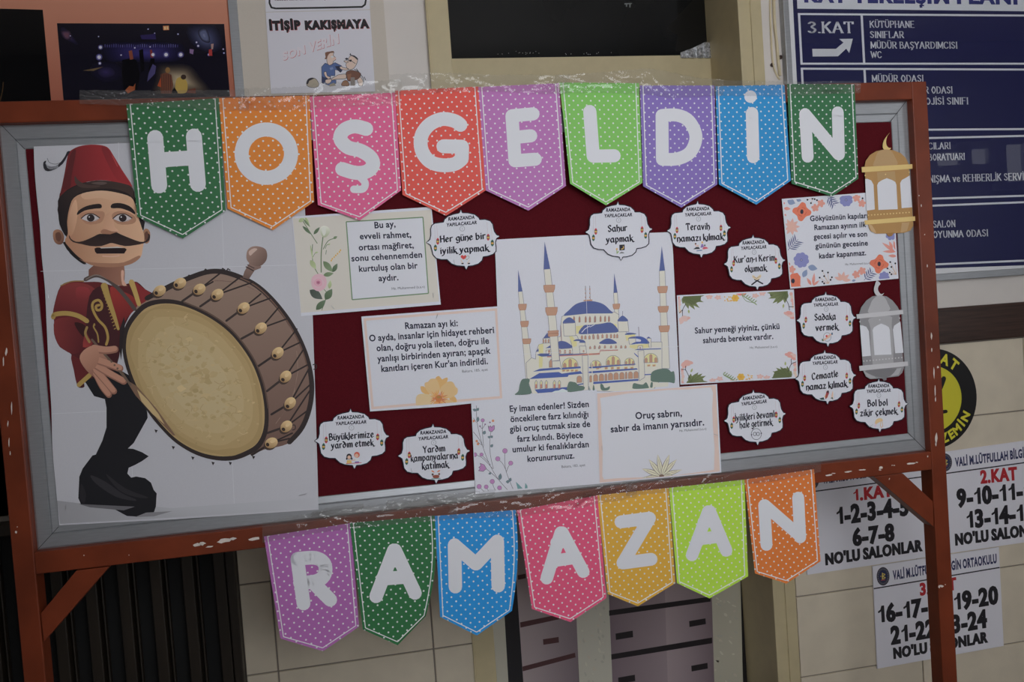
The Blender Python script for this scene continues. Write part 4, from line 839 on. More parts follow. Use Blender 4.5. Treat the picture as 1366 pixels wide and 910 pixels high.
for z, p in ((z3, [(60, 885), (85, 855), (100, 830), (110, 770), (135, 715), (180, 705), (220, 712), (212, 770), (230, 820), (228, 875)]), (z3, [(635, 850), (645, 760), (665, 738), (700, 742), (730, 750), (760, 780), (800, 785), (828, 800), (815, 830), (760, 842)]), (z4, [(645, 700), (655, 640), (700, 610), (770, 595), (840, 600), (870, 630), (905, 630), (910, 750), (850, 745), (668, 740)]), (z4, [(445, 790), (460, 755), (510, 765), (560, 770), (595, 745), (620, 790), (615, 810), (460, 818)]), (z4, [(640, 800), (650, 745), (668, 750), (665, 800)]), (z4, [(90, 800), (95, 760), (120, 775), (135, 805), (160, 805), (195, 790), (180, 830), (110, 835)]), (z3, [(872, 832), (875, 785), (890, 832)]), (z3, [(915, 830), (925, 770), (938, 828)])): s.poly(cr(z(p), True, 3), gn, k=24)
s.poly(z4([(670, 755), (840, 745), (838, 790), (668, 802)]), cr_, k=25); s.poly(cr(z3([(470, 855), (500, 840), (540, 835), (580, 818), (620, 830), (635, 848), (480, 860)]), True, 3), (188, 196, 196), k=24)
s.build('mosque_picture', M_print, o)
s = Sh(-.0030); s.k = 30; s.stroke([(779, 315), (783, 420), (786.5, 524)], .25, (214, 214, 218), caps=False); s.stroke([(667, 474), (905, 462)], .22, (206, 206, 210), caps=False); s.build('paper_seam', M_print, o)
# ================================================================= ORNATE LABELS
LT = [(503, 50), (525, 90), (600, 92), (690, 112), (745, 155), (758, 182), (830, 178), (900, 200), (935, 245), (942, 290), (955, 340), (985, 385), (1022, 408), (985, 440), (970, 490), (980, 560), (978, 610), (940, 650), (870, 675), (805, 685), (790, 735), (740, 780), (660, 805), (605, 810), (577, 855), (548, 812), (450, 805), (380, 780), (330, 735), (318, 722), (240, 722), (170, 705), (125, 655), (112, 590), (95, 530), (40, 492), (85, 450), (98, 390), (95, 310), (110, 260), (150, 232), (220, 222), (270, 215), (280, 180), (330, 135), (400, 110), (480, 92)]
LTIPS = ((503, 50), (577, 855), (40, 492), (1022, 408))
def solve3(a, v):
    m = Matrix(a); return m.inverted() @ Vector(v)
def label(n, z, tips, lines, icon, Y, text):
    """tips: top, bottom, left and right point of the label; lines: its hand lettered words"""
    d = z(tips); A = [[0] * 3 for _ in range(3)]; bx, by = [0] * 3, [0] * 3      # least squares affine fit of the common outline
    for (u, v), (x, y) in zip(LTIPS, d):
        r = (u, v, 1)
        for i in range(3):
            bx[i] += r[i] * x; by[i] += r[i] * y
            for j in range(3): A[i][j] += r[i] * r[j]
    ax, ay = solve3(A, bx), solve3(A, by)
    t = lambda p: [(ax[0] * u + ax[1] * v + ax[2], ay[0] * u + ay[1] * v + ay[2]) for u, v in p]
    dn = (32, 30, 46)
    o = sheet('ornate_label', t(LT), Y, PW, text, 'label', 'ornate labels pinned on the board')
    s = Sh(Y); s.stroke(t(LT), .62, dn, closed=True, k=1)
    for p in ([(497, 76), (503, 52), (512, 78)], [(560, 825), (577, 853), (592, 822)], [(62, 476), (42, 491), (64, 506)], [(1000, 395), (1021, 408), (998, 424)]): s.poly(t(p), PW, k=2)
    s.stroke(t([(522 + 33 * math.cos(a), 305 + 33 * math.sin(a)) for a in [i * math.pi / 7 for i in range(14)]]), .28, (128, 128, 136), closed=True, caps=False, k=2); s.stroke(t([(522, 292), (524, 318)]), .25, (128, 128, 136), caps=False, k=2)
    for x0, x1, y0, y1 in ((178, 192, 260, 430), (855, 868, 215, 375), (150, 158, 262, 525), (910, 926, 240, 460)): s.stroke(t([(x0, y0), (x1, y1)]), .16, (168, 150, 156), caps=False, k=2)
    for cx, cy, c in ((192, 475, (176, 52, 62)), (872, 420, (176, 52, 62)), (160, 565, (44, 92, 74)), (928, 498, (44, 92, 74))):
        s.poly(t([(cx - 6, cy - 44), (cx + 6, cy - 44), (cx + 20, cy - 22), (cx + 20, cy + 24), (cx + 6, cy + 44), (cx - 6, cy + 44), (cx - 20, cy + 24), (cx - 20, cy - 22)]), c, k=3)
        s.poly(t([(cx - 19, cy - 20), (cx + 19, cy - 22), (cx + 19, cy + 20), (cx - 19, cy + 22)]), (62, 54, 50), k=4); s.poly(t([(cx - 15, cy - 8), (cx + 15, cy - 9), (cx + 15, cy + 15), (cx - 15, cy + 16)]), (186, 146, 66), k=5)
    s.build('label_border', M_print, o)
    s = Sh(Y); q = t([(333, 197), (688, 170)]); s.text("RAMAZANDA", q[0], q[1], 4.3, dn, .042, k=3, slant=.18); q = t([(313, 276), (718, 240)]); s.text("YAPILACAKLAR", q[0], q[1], 4.1, dn, .042, k=3, slant=.18)
    s.build('heading_text', M_print, o)
    s = Sh(Y)
    for tx, x0, y0, x1, y1 in lines: q = z([(x0, y0), (x1, y1)]); s.text(tx, q[0], q[1], 8.6, (26, 26, 40), pen=QUILL, k=3)
    s.build('label_text', M_print, o)
    s = Sh(Y); s.k = 3
    if icon: icon(s, z); s.build('label_picture', M_print, o)
    return o
sk = (206, 166, 142)
def zL1(p): return zm(565, 275, 10.114, p)
def zL2(p): return zm(775, 265, 10.71, p)
def zL3(p): return zm(890, 265, 11.378, p)
def zL4(p): return zm(962, 310, 11.378, p)
def zL5(p): return zm(1060, 385, 11.376, p)
def zL6(p): return zm(1060, 463, 7.78, p)
def zL7(p): return zm(965, 515, 10.711, p)
def zL8(p): return zm(415, 540, 6.353, p)
def ic1(s, z):
    s.poly(cr(z([(540, 720), (503, 690), (510, 665), (530, 662), (542, 675), (560, 660), (576, 672), (570, 695)]), True, 3), (186, 58, 56)); s.stroke(z([(575, 690), (590, 672), (612, 672), (616, 695), (585, 725), (565, 705)]), .3, (146, 132, 108), closed=True)
    for x, d in ((520, 1), (605, -1)): s.stroke(z([(x - d * 15, 728), (x, 755), (x + d * 15, 770)]), .55, (188, 168, 150)); s.poly(z([(x - 10, 768), (x + 22, 766), (x + 20, 782), (x - 6, 784)]), (44, 42, 50))
def ic2(s, z):
    s.poly(z([(548, 660), (623, 656), (625, 735), (550, 740)]), (36, 36, 48)); s.poly(cr(z([(598, 672), (612, 690), (608, 715), (585, 726), (568, 718), (592, 712), (602, 695)]), True, 3), (214, 176, 84), k=4)
    s.blob(*z([(512, 722)])[0], 1.3, 1.4, (206, 160, 92)); s.stroke(z([(512, 735), (515, 785)]), .5, (120, 140, 92)); s.leaf(z([(515, 780)])[0], z([(545, 745)])[0], .8, (128, 150, 98)); s.poly(z([(545, 785), (575, 760), (605, 765), (622, 782)]), (112, 110, 116))
def ic3(s, z):
    s.poly(z([(395, 770), (440, 735), (480, 735), (500, 765)]), (48, 54, 58)); s.leaf(z([(420, 680)])[0], z([(450, 740)])[0], .6, sk); s.blob(*z([(432, 685)])[0], 1.1, 1.1, (90, 60, 54)); s.blob(*z([(465, 715)])[0], 1.2, 1.2, sk, k=4)
    s.poly(z([(440, 790), (520, 775), (540, 790), (450, 800)]), (96, 120, 150)); s.poly(z([(520, 690), (545, 690), (560, 740), (505, 745)]), (124, 100, 156)); s.blob(*z([(532, 665)])[0], 1.2, 1.6, (212, 168, 96)); s.poly(z([(530, 765), (560, 730), (600, 735), (625, 755), (560, 770)]), (188, 80, 96), k=4); s.blob(*z([(570, 710)])[0], 1.1, 1.2, (70, 74, 80), k=5)
def ic4(s, z):
    s.stroke(z([(465, 795), (570, 715)]), .9, (38, 36, 46)); s.stroke(z([(630, 780), (510, 715)]), .9, (38, 36, 46)); s.poly(cr(z([(470, 655), (500, 655), (535, 685), (575, 650), (605, 645), (600, 685), (545, 725), (485, 695)]), True, 3), (196, 178, 146), k=4); s.stroke(z([(485, 670), (535, 700), (595, 665)]), .3, (150, 128, 100), k=5)
def ic5(s, z):
    s.stroke(z([(495 + 58 * math.cos(a), 735 + 66 * math.sin(a)) for a in [i * math.pi / 9 for i in range(18)]]), .25, (110, 110, 120), closed=True, caps=False)
    s.stroke(z([(435, 785), (530, 730)]), 1.0, sk, k=4); s.stroke(z([(565, 690), (485, 735)]), 1.0, sk, k=4); s.poly(z([(555, 672), (578, 668), (580, 700), (560, 705)]), (64, 92, 118), k=5); s.poly(z([(410, 765), (435, 762), (440, 800), (418, 800)]), (84, 108, 84), k=5); s.blob(*z([(485, 722)])[0], 1.3, 1.5, (196, 60, 62), k=5)
def ic6(s, z):
    s.poly(z([(255, 535), (300, 522), (310, 548), (275, 548)]), (44, 66, 62)); s.poly(z([(310, 520), (330, 470), (350, 465), (345, 520), (325, 540)]), (214, 176, 84)); s.poly(z([(330, 460), (355, 452), (358, 480), (335, 530), (318, 545), (322, 500)]), (146, 58, 60), k=4); s.blob(*z([(345, 465)])[0], 1.4, 1.8, (56, 44, 48), k=5)
    s.poly(z([(390, 470), (402, 462), (412, 540), (380, 545)]), (206, 196, 186)); s.leaf(z([(385, 540)])[0], z([(395, 455)])[0], .8, sk); s.leaf(z([(410, 540)])[0], z([(420, 465)])[0], .9, (178, 184, 196)); s.poly(z([(372, 530), (395, 520), (400, 545)]), (60, 86, 80), k=4)
def ic7(s, z):
    s.poly(cr(z([(835, 775), (860, 745), (900, 740), (915, 765), (880, 780), (850, 800), (838, 825)]), True, 3), (212, 182, 130)); s.stroke(z([(838, 800), (838, 830)]), .8, (196, 172, 190)); s.stroke(z([(905, 755), (915, 820), (905, 838), (890, 820), (895, 770)]), .35, (186, 150, 110))
def ic8(s, z):
    s.stroke(z([(470 + 72 * math.cos(a), 688 + 80 * math.sin(a)) for a in [i * math.pi / 10 for i in range(20)]]), .32, (70, 70, 82), closed=True, caps=False)
    for cx in (448, 494): s.stroke(z([(cx + 22 * math.cos(a), 686 + 24 * math.sin(a)) for a in [i * math.pi / 6 for i in range(12)]]), .35, (60, 60, 72), closed=True, caps=False)
    s.blob(*z([(402, 698)])[0], .9, .9, (40, 40, 52)); s.blob(*z([(541, 676)])[0], .9, .9, (40, 40, 52))
def ic9(s, z):
    s.blob(*z([(322, 440)])[0], 3.6, 4, (40, 38, 46)); s.blob(*z([(322, 446)])[0], 2.3, 2.5, sk, k=4); s.blob(*z([(302, 458)])[0], 1, 1.6, (40, 38, 46)); s.blob(*z([(345, 458)])[0], 1, 1.6, (40, 38, 46)); s.poly(z([(305, 470), (340, 468), (345, 495), (300, 498)]), (206, 170, 90), k=4)
    s.blob(*z([(388, 425)])[0], 3.8, 4, (188, 84, 66)); s.blob(*z([(386, 432)])[0], 2.6, 2.6, sk, k=4); s.poly(z([(372, 455), (402, 453), (408, 495), (370, 497)]), (206, 206, 210), k=3); s.poly(z([(372, 482), (405, 480), (408, 495), (370, 497)]), (116, 96, 158), k=4); s.stroke(z([(298, 500), (425, 492)]), .4, (176, 70, 70), k=5); s.stroke(z([(335, 475), (375, 468)]), .45, sk, k=5)
def ic10(s, z):
    s.poly(z([(1020, 625), (1095, 620), (1098, 628), (1020, 632)]), (96, 132, 130)); s.poly(cr(z([(1030, 605), (1055, 595), (1085, 600), (1080, 620), (1040, 622)]), True, 3), (132, 66, 52)); s.blob(*z([(1030, 592)])[0], 1.4, 1.6, (84, 66, 60)); s.blob(*z([(1085, 588)])[0], 1.4, 1.6, (112, 84, 78)); s.leaf(z([(1018, 558)])[0], z([(1048, 575)])[0], .9, (206, 120, 86)); s.leaf(z([(1095, 555)])[0], z([(1065, 572)])[0], .9, (206, 120, 86))
label(1, zL1, [(503, 50), (577, 855), (40, 492), (1022, 408)], [("Her güne bir", 228, 490, 842, 440), ("iyilik yapmak", 230, 645, 880, 603)], ic1, -.0056, 'white ornate label with a red heart and hands, beside the beige flower card')
label(2, zL2, [(525, 45), (568, 882), (68, 478), (1022, 435)], [("Sahur", 390, 475, 665, 458), ("yapmak", 365, 630, 745, 606)], ic2, -.0056, 'white ornate label with a dark square moon picture, over the mosque poster top')
label(3, zL3, [(457, 38), (515, 897), (5, 488), (968, 437)], [("Teravih", 295, 478, 650, 466), ("namazı kılmak", 155, 655, 858, 620)], ic3, -.0056, 'white ornate label with small kneeling figures, just right of the mosque poster')
label(4, zL4, [(482, 35), (548, 872), (48, 485), (975, 425)], [("Kur'an-ı Kerim", 200, 465, 820, 427), ("okumak", 362, 602, 690, 583)], ic4, -.0056, 'white ornate label with an open book on a dark folding stand')
label(5, zL5, [(475, 50), (507, 880), (30, 485), (928, 442)], [("Sadaka", 308, 485, 628, 466), ("vermek", 325, 642, 660, 622)], ic5, -.0056, 'white ornate label with two hands around a red heart in a thin circle')
label(6, zL6, [(318, 35), (347, 597), (2, 328), (632, 290)], [("Cemaatle", 183, 340, 453, 307), ("namaz kılmak", 123, 448, 545, 410)], ic6, -.0060, 'white ornate label with praying figures, right of the monstera leaf card')
label(7, zL6, [(870, 325), (880, 882), (577, 617), (1180, 592)], [("Bol bol", 760, 618, 965, 606), ("zikir çekmek", 685, 718, 1065, 694)], ic7, -.0064, 'white ornate label with a hand holding beads, lowest at the right under the grey lantern')
label(8, zL7, [(428, 55), (490, 845), (12, 500), (890, 397)], [("İyilikleri devamlı", 172, 503, 748, 438), ("hale getirmek", 237, 602, 700, 558)], ic8, -.0056, 'white ornate label with an infinity sign inside a circle')
label(9, zL8, [(330, 37), (363, 545), (35, 305), (665, 265)], [("Büyüklerimize", 155, 302, 533, 275), ("yardım etmek", 174, 372, 530, 345)], ic9, -.0056, 'white ornate label with two small children, beside the drummer poster')
label(10, zL8, [(1033, 165), (1060, 670), (738, 432), (1345, 388)], [("Yardım", 953, 408, 1137, 393), ("kampanyalarına", 848, 482, 1246, 453), ("katılmak", 943, 548, 1165, 530)], ic10, -.0056, 'white ornate label with a brown bowl, second from the drummer poster at the board bottom')

# ================================================================= PAPER LANTERNS
def zg(p): return zm(1135, 165, 5.871, p)
def zs(p): return zm(1135, 370, 6.276, p)
def lantern(z, Y, cres, outline, base, dome, panels, bars, dots, knob, cb, cd, cl, cw, text):
    o = empty('paper_lantern', P(*z([outline[0]])[0], Y), text, 'lantern cutout', 'paper lanterns on the board')
    def piece(name, pts, c, y, lab=None):
        f = [P(x, yy, y) for x, yy in z(pts)]; b = MB(); b.prism(f, [Vector((p.x, p.y + .0006, p.z)) for p in f]); q = b.build(name, M_paper, o, col=C(*c)); 
        if lab: q['label'] = lab
        return q
    piece('crescent', cres, cl, Y - .0002, 'pale crescent finial')
    body = piece('lantern_body', outline, cb, Y)
    s = Sh(Y - .0002)
    for p, c in dome: s.poly(cr(z(p), True, 3) if len(p) > 5 else z(p), c, k=2)
    for p in panels: s.poly(z(p), cw, k=4)
    for x, y in dots: s.blob(*z([(x, y)])[0], .95, .95, cl, n=10, k=5)
    s.build('lantern_print', M_print, body)
    for p in bars: piece('lantern_band', p, cl, Y - .0008, 'pale band')
    piece('lantern_knob', knob, cd, Y - .0001)
    return o
g0, g1_, g2_, g3 = (150, 116, 74), (134, 100, 62), (196, 170, 112), (196, 196, 202)
arch = lambda x0, x1, y0, y1, d0, d1: [(x0, y1), (x0 - d0, y0 + 50), (x0 - d0 + 10, y0 + 28), (x0 - d0 + 35, y0 + 12), ((x0 + x1) / 2 - d0, y0 - 5), (x1 - d1 - 35, y0 + 9), (x1 - d1 - 8, y0 + 25), (x1 - d1, y0 + 48), (x1, y1 - 6)]
lantern(zg, -.0058, cr([(300, 78), (285, 100), (276, 140), (282, 172), (298, 188), (316, 190), (305, 203), (282, 208), (258, 200), (250, 175), (258, 135), (280, 100), (306, 70)], True, 3),
  [(108, 335), (118, 290), (150, 245), (200, 215), (262, 203), (330, 207), (390, 230), (430, 268), (452, 315), (470, 520), (488, 770), (490, 800), (465, 838), (420, 855), (300, 860), (195, 862), (150, 835), (135, 790), (122, 560)], None,
  [([(185, 340), (190, 280), (215, 220), (262, 203), (310, 210), (345, 260), (358, 330)], (158, 126, 86)), ([(140, 790), (165, 795), (190, 835), (200, 860), (160, 845)], (170, 138, 98)), ([(400, 775), (440, 775), (460, 770), (440, 840), (390, 853)], (162, 130, 90)), ([(205, 380), (345, 372), (352, 450), (210, 450)], (156, 124, 82))],
  [[(112, 432), (130, 432), (160, 445), (178, 478), (188, 672), (122, 682)], arch(216, 367, 432, 676, 10, 10), [(398, 662), (386, 465), (400, 440), (430, 425), (462, 405), (480, 655)]],
  [[(84, 340), (495, 316), (499, 352), (88, 382)], [(108, 758), (522, 724), (526, 760), (112, 792)]], [(138 + i * 24.5, 717 - i * 1.7) for i in range(14)] + [(272, 397), (458, 380), (113, 405)], [(278, 858), (340, 852), (330, 868), (322, 880), (300, 884), (288, 874)],
  g0, g1_, g2_, g3, 'gold paper lantern cutout with a crescent, over the floral bordered card')
a0, a1_, a2_ = (120, 118, 120), (106, 104, 106), (166, 164, 166)
lantern(zs, -.0058, cr([(215, 30), (232, 35), (248, 55), (232, 75), (228, 105), (245, 135), (262, 140), (278, 132), (262, 152), (236, 158), (208, 145), (193, 108), (200, 72)], True, 3),
  [(72, 302), (88, 250), (130, 195), (180, 160), (238, 150), (300, 160), (350, 195), (390, 245), (405, 275), (418, 470), (445, 760), (430, 800), (400, 828), (290, 842), (215, 850), (160, 852), (125, 830), (104, 780), (88, 560)], None,
  [([(152, 300), (160, 240), (185, 185), (235, 152), (280, 165), (310, 220), (320, 280)], (150, 148, 150)), ([(155, 345), (330, 325), (342, 400), (350, 690), (190, 735), (165, 430)], (142, 140, 142)), ([(180, 650), (355, 640), (358, 715), (182, 730)], (142, 140, 142)), ([(105, 785), (150, 780), (215, 845), (170, 850), (130, 832)], (142, 140, 142)), ([(130, 780), (380, 762), (340, 815), (290, 840), (210, 830), (160, 812)], (104, 102, 104)), ([(385, 765), (425, 758), (400, 815), (330, 832), (360, 800)], (146, 144, 146))],
  [[(76, 400), (100, 403), (130, 415), (150, 450), (168, 657), (96, 664)], arch(198, 340, 392, 652, 16, 14), [(372, 636), (352, 440), (362, 405), (392, 385), (415, 370), (440, 632)]],
  [[(48, 310), (436, 272), (440, 308), (52, 348)], [(70, 742), (476, 704), (480, 742), (74, 784)]], [(108 + i * 26.6, 702 - i * 2.5) for i in range(13)] + [(242, 356), (408, 342), (76, 372)], [(252, 845), (300, 838), (298, 860), (275, 866), (268, 852)],
  a0, a1_, a2_, g3, 'grey paper lantern cutout with a crescent, hanging below the floral bordered card')
# ================================================================= DRUMMER POSTER
o = sheet('drummer_poster', cr([(45, 195.5), (46, 225), (49, 262), (53, 300), (55.5, 340), (60, 385), (62, 430), (65, 490), (68.5, 545), (70, 600), (74.5, 650), (79, 701)], False, 3) + [(240, 692.5), (425, 680), (421, 540), (417, 418), (408, 300), (403, 215), (300, 186), (180, 190.5)], -.0030, (164, 163, 168),
  'tall white poster of a fez wearing moustached drummer holding a big drum', 'poster')
s = Sh(-.0030); s.k = 1                     # its sheets' seams and the printed floor tone
for p in ([(158, 190), (165, 420), (180, 692)], [(292, 190), (299, 360), (313, 686)], [(54, 362), (230, 358), (412, 353)], [(70, 552), (160, 548), (418, 538)]): s.stroke(p, .28, (178, 178, 183), caps=False, k=1)
s.poly([(76, 668), (110, 672), (208, 676), (230, 678), (424, 664), (425, 678), (240, 690), (80, 699)], (158, 158, 163), (140, 139, 143), ((200, 665), (190, 695)), k=1)
s.poly([(105, 672.5), (180, 676), (165, 681), (120, 677)], (92, 90, 94), k=2); s.poly([(195, 684), (230, 682), (205, 689), (180, 690)], (118, 116, 120), k=2)
s.build('poster_seam', M_print, o)
def zh(p): return zm(50, 185, 5.056, p)
def zb(p): return zm(60, 340, 4.55, p)
def zd1(p): return zm(160, 320, 5.686, p)
def zd2(p): return zm(280, 320, 5.687, p)
def zd3(p): return zm(150, 460, 4.879, p)
def zt(p): return zm(75, 500, 4.55, p)
s = Sh(-.0030)
def pl(z, p, c, k, c2=None, g=None, n=3):
    q = z(p); s.poly(cr(q, True, n) if n else q, c, c2, (z([g[0]])[0], z([g[1]])[0]) if g else None, k=k)
BKC = (26, 25, 29)
# legs and boots
pl(zt, [(180, 50), (110, -20), (300, -80), (470, 20), (480, 70), (520, 140), (552, 225), (555, 262), (470, 415), (435, 448), (468, 450), (520, 470), (562, 495), (520, 525), (478, 548), (440, 565), (432, 600), (455, 625), (485, 618), (540, 628), (575, 655), (592, 700), (610, 720), (605, 800), (590, 845), (500, 862), (430, 858), (345, 812), (150, 786), (134, 750), (140, 620), (160, 570), (220, 490), (240, 485), (280, 400), (305, 320), (305, 200), (295, 148), (230, 130)], BKC, 2, n=0)
for p, c in (([(210, 610), (300, 650), (400, 720), (480, 755), (470, 765), (360, 740), (240, 660)], (44, 42, 46)), ([(300, 600), (420, 690), (560, 745), (480, 742), (380, 700)], (40, 38, 42)), ([(150, 660), (180, 720), (170, 780), (145, 750)], (36, 34, 38))): pl(zt, p, c, 3)
# body: jacket
RD0, RD1, RD2 = (128, 40, 38), (96, 34, 36), (66, 26, 30)
pl(zb, [(95, 190), (160, 160), (240, 165), (330, 165), (430, 190), (520, 170), (560, 165), (610, 210), (650, 245), (540, 330), (470, 470), (450, 620), (400, 720), (250, 760), (240, 800), (215, 808), (195, 790), (175, 700), (160, 605), (90, 560), (55, 480), (55, 400), (45, 380), (60, 290)], RD1, 4, RD2, ((150, 300), (420, 560)))
pl(zb, [(100, 195), (170, 170), (260, 180), (320, 230), (300, 300), (260, 390), (150, 350), (60, 355), (70, 270)], (122, 46, 46), 5, (94, 32, 36), ((180, 200), (150, 370)))
pl(zb, [(190, 200), (260, 200), (270, 250), (200, 280)], (138, 48, 50), 6, (112, 40, 42), ((230, 210), (220, 280)))
pl(zb, [(60, 400), (140, 378), (230, 400), (250, 440), (280, 540), (210, 590), (160, 600), (90, 555), (58, 480)], (112, 42, 42), 5, (78, 28, 32), ((100, 470), (260, 520)))
pl(zb, [(180, 410), (245, 430), (240, 500), (200, 460)], (52, 24, 26), 6)
pl(zb, [(250, 470), (290, 540), (230, 560)], (140, 50, 48), 6, (100, 36, 38), ((240, 540), (280, 490)))
pl(zb, [(270, 250), (340, 190), (370, 250), (400, 380), (445, 480), (430, 570), (370, 560), (290, 530), (250, 440)], (62, 28, 32), 6)
pl(zb, [(395, 200), (450, 215), (530, 250), (560, 310), (500, 380), (450, 450), (420, 360)], (142, 44, 40), 6, (112, 34, 34), ((430, 230), (500, 380)))
pl(zb, [(540, 165), (600, 205), (648, 245), (580, 300), (565, 260)], (126, 38, 40), 6)
pl(zb, [(160, 610), (230, 650), (280, 710), (200, 780), (175, 700)], (92, 32, 34), 6)
YE = (158, 128, 66)
s.stroke(zb([(50, 380), (60, 362), (130, 355), (200, 370), (255, 402)]), 3.1, YE, curve=True, k=7); s.stroke(zb([(205, 790), (272, 730)]), 3.0, YE, k=7)
s.stroke(zb([(360, 190), (385, 270), (420, 370), (445, 450)]), 4.2, YE, curve=True, taper=(1.1, .4), k=7); s.stroke(zb([(525, 165), (545, 220), (570, 300)]), 3.4, (170, 138, 74), curve=True, taper=(1.1, .8), k=7)
for i in range(14): t = i / 13; x, y = 352 + 78 * t, 190 + 255 * t; s.stroke(zb([(x, y), (x - 10, y + 6)]), .5, YE, k=7)
s.stroke(zb([(96, 188), (160, 162), (235, 160)]), .8, (132, 104, 58), curve=True, k=7)
s.stroke(zb([(330, 305), (310, 312), (315, 335), (340, 330), (345, 300), (325, 275), (292, 290), (290, 330), (320, 390), (365, 440), (382, 500), (372, 545)]), 1.7, (156, 124, 62), curve=True, k=7)
s.stroke(zb([(300, 420), (296, 440), (318, 480), (325, 530)]), 1.0, (146, 116, 60), curve=True, k=7); s.stroke(zb([(255, 440), (245, 480), (270, 530)]), 1.6, (140, 112, 62), curve=True, k=7); s.blob(*zb([(300, 425)])[0], 1.3, 1.3, (146, 116, 60), k=7)
s.stroke(zb([(245, 150), (310, 125), (380, 150), (440, 200), (500, 270), (545, 330)]), 2.6, (76, 64, 60), curve=True, k=8); s.stroke(zb([(250, 148), (310, 122), (380, 146)]), .7, (118, 104, 96), curve=True, k=9)
# neck and face
pl(zb, [(265, 90), (300, 60), (480, 60), (485, 110), (482, 160), (500, 190), (440, 185), (400, 160), (330, 120), (265, 130)], (140, 94, 76), 9, (110, 70, 58), ((460, 150), (280, 90)), n=0)
pl(zb, [(462, 100), (480, 100), (478, 150), (495, 185), (468, 180)], (196, 150, 128), 10)
HAIR = (38, 30, 31)
pl(zh, [(105, 665), (108, 625), (135, 612), (165, 625), (180, 665), (170, 705), (145, 715), (118, 700)], (150, 104, 78), 10, (106, 70, 56), ((110, 640), (175, 690))); pl(zh, [(122, 640), (150, 632), (162, 668), (146, 695), (126, 680)], (96, 62, 50), 11)
pl(zh, [(715, 620), (740, 608), (760, 635), (755, 690), (735, 708), (715, 690)], (152, 106, 78), 10); pl(zh, [(722, 640), (742, 625), (748, 665), (728, 690)], (96, 62, 50), 11)
pl(zh, [(150, 370), (250, 300), (430, 285), (620, 320), (660, 400), (700, 540), (725, 560), (715, 620), (690, 600), (300, 760), (330, 850), (270, 820), (200, 750), (170, 700), (200, 690), (190, 640), (150, 560), (135, 480)], HAIR, 11, n=0)
F0, F1 = (190, 146, 114), (160, 112, 84)
pl(zh, [(205, 640), (200, 560), (215, 470), (245, 400), (320, 365), (430, 350), (540, 365), (630, 395), (660, 450), (680, 530), (700, 590), (720, 660), (710, 740), (695, 800), (640, 840), (560, 862), (460, 866), (360, 850), (280, 800), (220, 740), (185, 690)], F0, 12, F1, ((500, 600), (190, 700)))
pl(zh, [(260, 800), (330, 830), (460, 840), (580, 835), (680, 790), (690, 805), (640, 842), (560, 863), (460, 867), (360, 852)], (150, 104, 80), 13)
pl(zh, [(205, 560), (225, 470), (260, 410), (270, 520), (240, 640), (210, 650)], (172, 126, 96), 13, (190, 146, 114), ((205, 560), (270, 540)))
pl(zh, [(300, 370), (430, 352), (560, 372), (620, 400), (560, 430), (430, 400), (320, 410)], (200, 160, 128), 13, F0, ((430, 360), (430, 430)))
pl(zh, [(420, 625), (440, 600), (455, 520), (500, 500), (520, 590), (545, 620), (530, 640), (470, 645)], (178, 130, 100), 13, (196, 150, 120), ((430, 560), (530, 580))); pl(zh, [(425, 630), (450, 610), (500, 625), (540, 628), (520, 645), (450, 645)], (150, 102, 78), 14)
pl(zh, [(285, 515), (330, 495), (440, 490), (450, 530), (420, 570), (330, 575)], (164, 116, 90), 13); pl(zh, [(500, 520), (540, 490), (620, 500), (665, 540), (640, 575), (540, 575)], (164, 116, 90), 13)
for ex, ey, w in ((357, 536, 58), (573, 537, 60)):
    pl(zh, [(ex - w, ey + 4), (ex - w * .5, ey - 22), (ex + w * .2, ey - 26), (ex + w, ey), (ex + w * .5, ey + 22), (ex - w * .3, ey + 22)], (176, 168, 168), 15); s.blob(*zh([(ex + 2, ey - 1)])[0], 5.2, 4.9, (44, 34, 36), k=16); s.blob(*zh([(ex - 8, ey - 8)])[0], 1, 1, (190, 186, 190), k=17, n=8)
    s.stroke(zh([(ex - w - 4, ey + 2), (ex - w * .5, ey - 24), (ex + w * .3, ey - 28), (ex + w + 4, ey - 2)]), .7, (60, 44, 42), curve=True, k=17); s.stroke(zh([(ex - w * .9, ey + 10), (ex, ey + 27), (ex + w * .9, ey + 8)]), .3, (140, 96, 78), curve=True, k=17)
pl(zh, [(268, 515), (278, 485), (330, 455), (400, 440), (430, 445), (430, 468), (390, 472), (320, 485)], HAIR, 15); pl(zh, [(497, 468), (505, 440), (560, 435), (620, 455), (655, 490), (655, 510), (620, 490), (560, 470)], HAIR, 15)
pl(zh, [(215, 650), (225, 675), (260, 695), (310, 690), (380, 660), (420, 642), (490, 645), (530, 632), (560, 645), (620, 670), (690, 695), (730, 690), (748, 660), (745, 640), (758, 650), (755, 685), (720, 705), (660, 718), (590, 725), (520, 708), (490, 705), (430, 725), (360, 725), (300, 712), (240, 698), (214, 670)], (40, 30, 30), 16, (52, 38, 36), ((480, 640), (480, 720)), n=2)
pl(zh, [(384, 742), (400, 734), (590, 738), (602, 748), (585, 775), (400, 776), (388, 762)], (34, 22, 24), 16, n=0); pl(zh, [(420, 735), (540, 728), (580, 736), (430, 740)], (176, 168, 164), 17, n=0); s.stroke(zh([(440, 792), (500, 796), (550, 790)]), .8, (206, 162, 138), curve=True, k=16)
pl(zh, [(182, 705), (215, 745), (280, 810), (322, 848), (290, 835), (220, 775)], (30, 26, 28), 13)
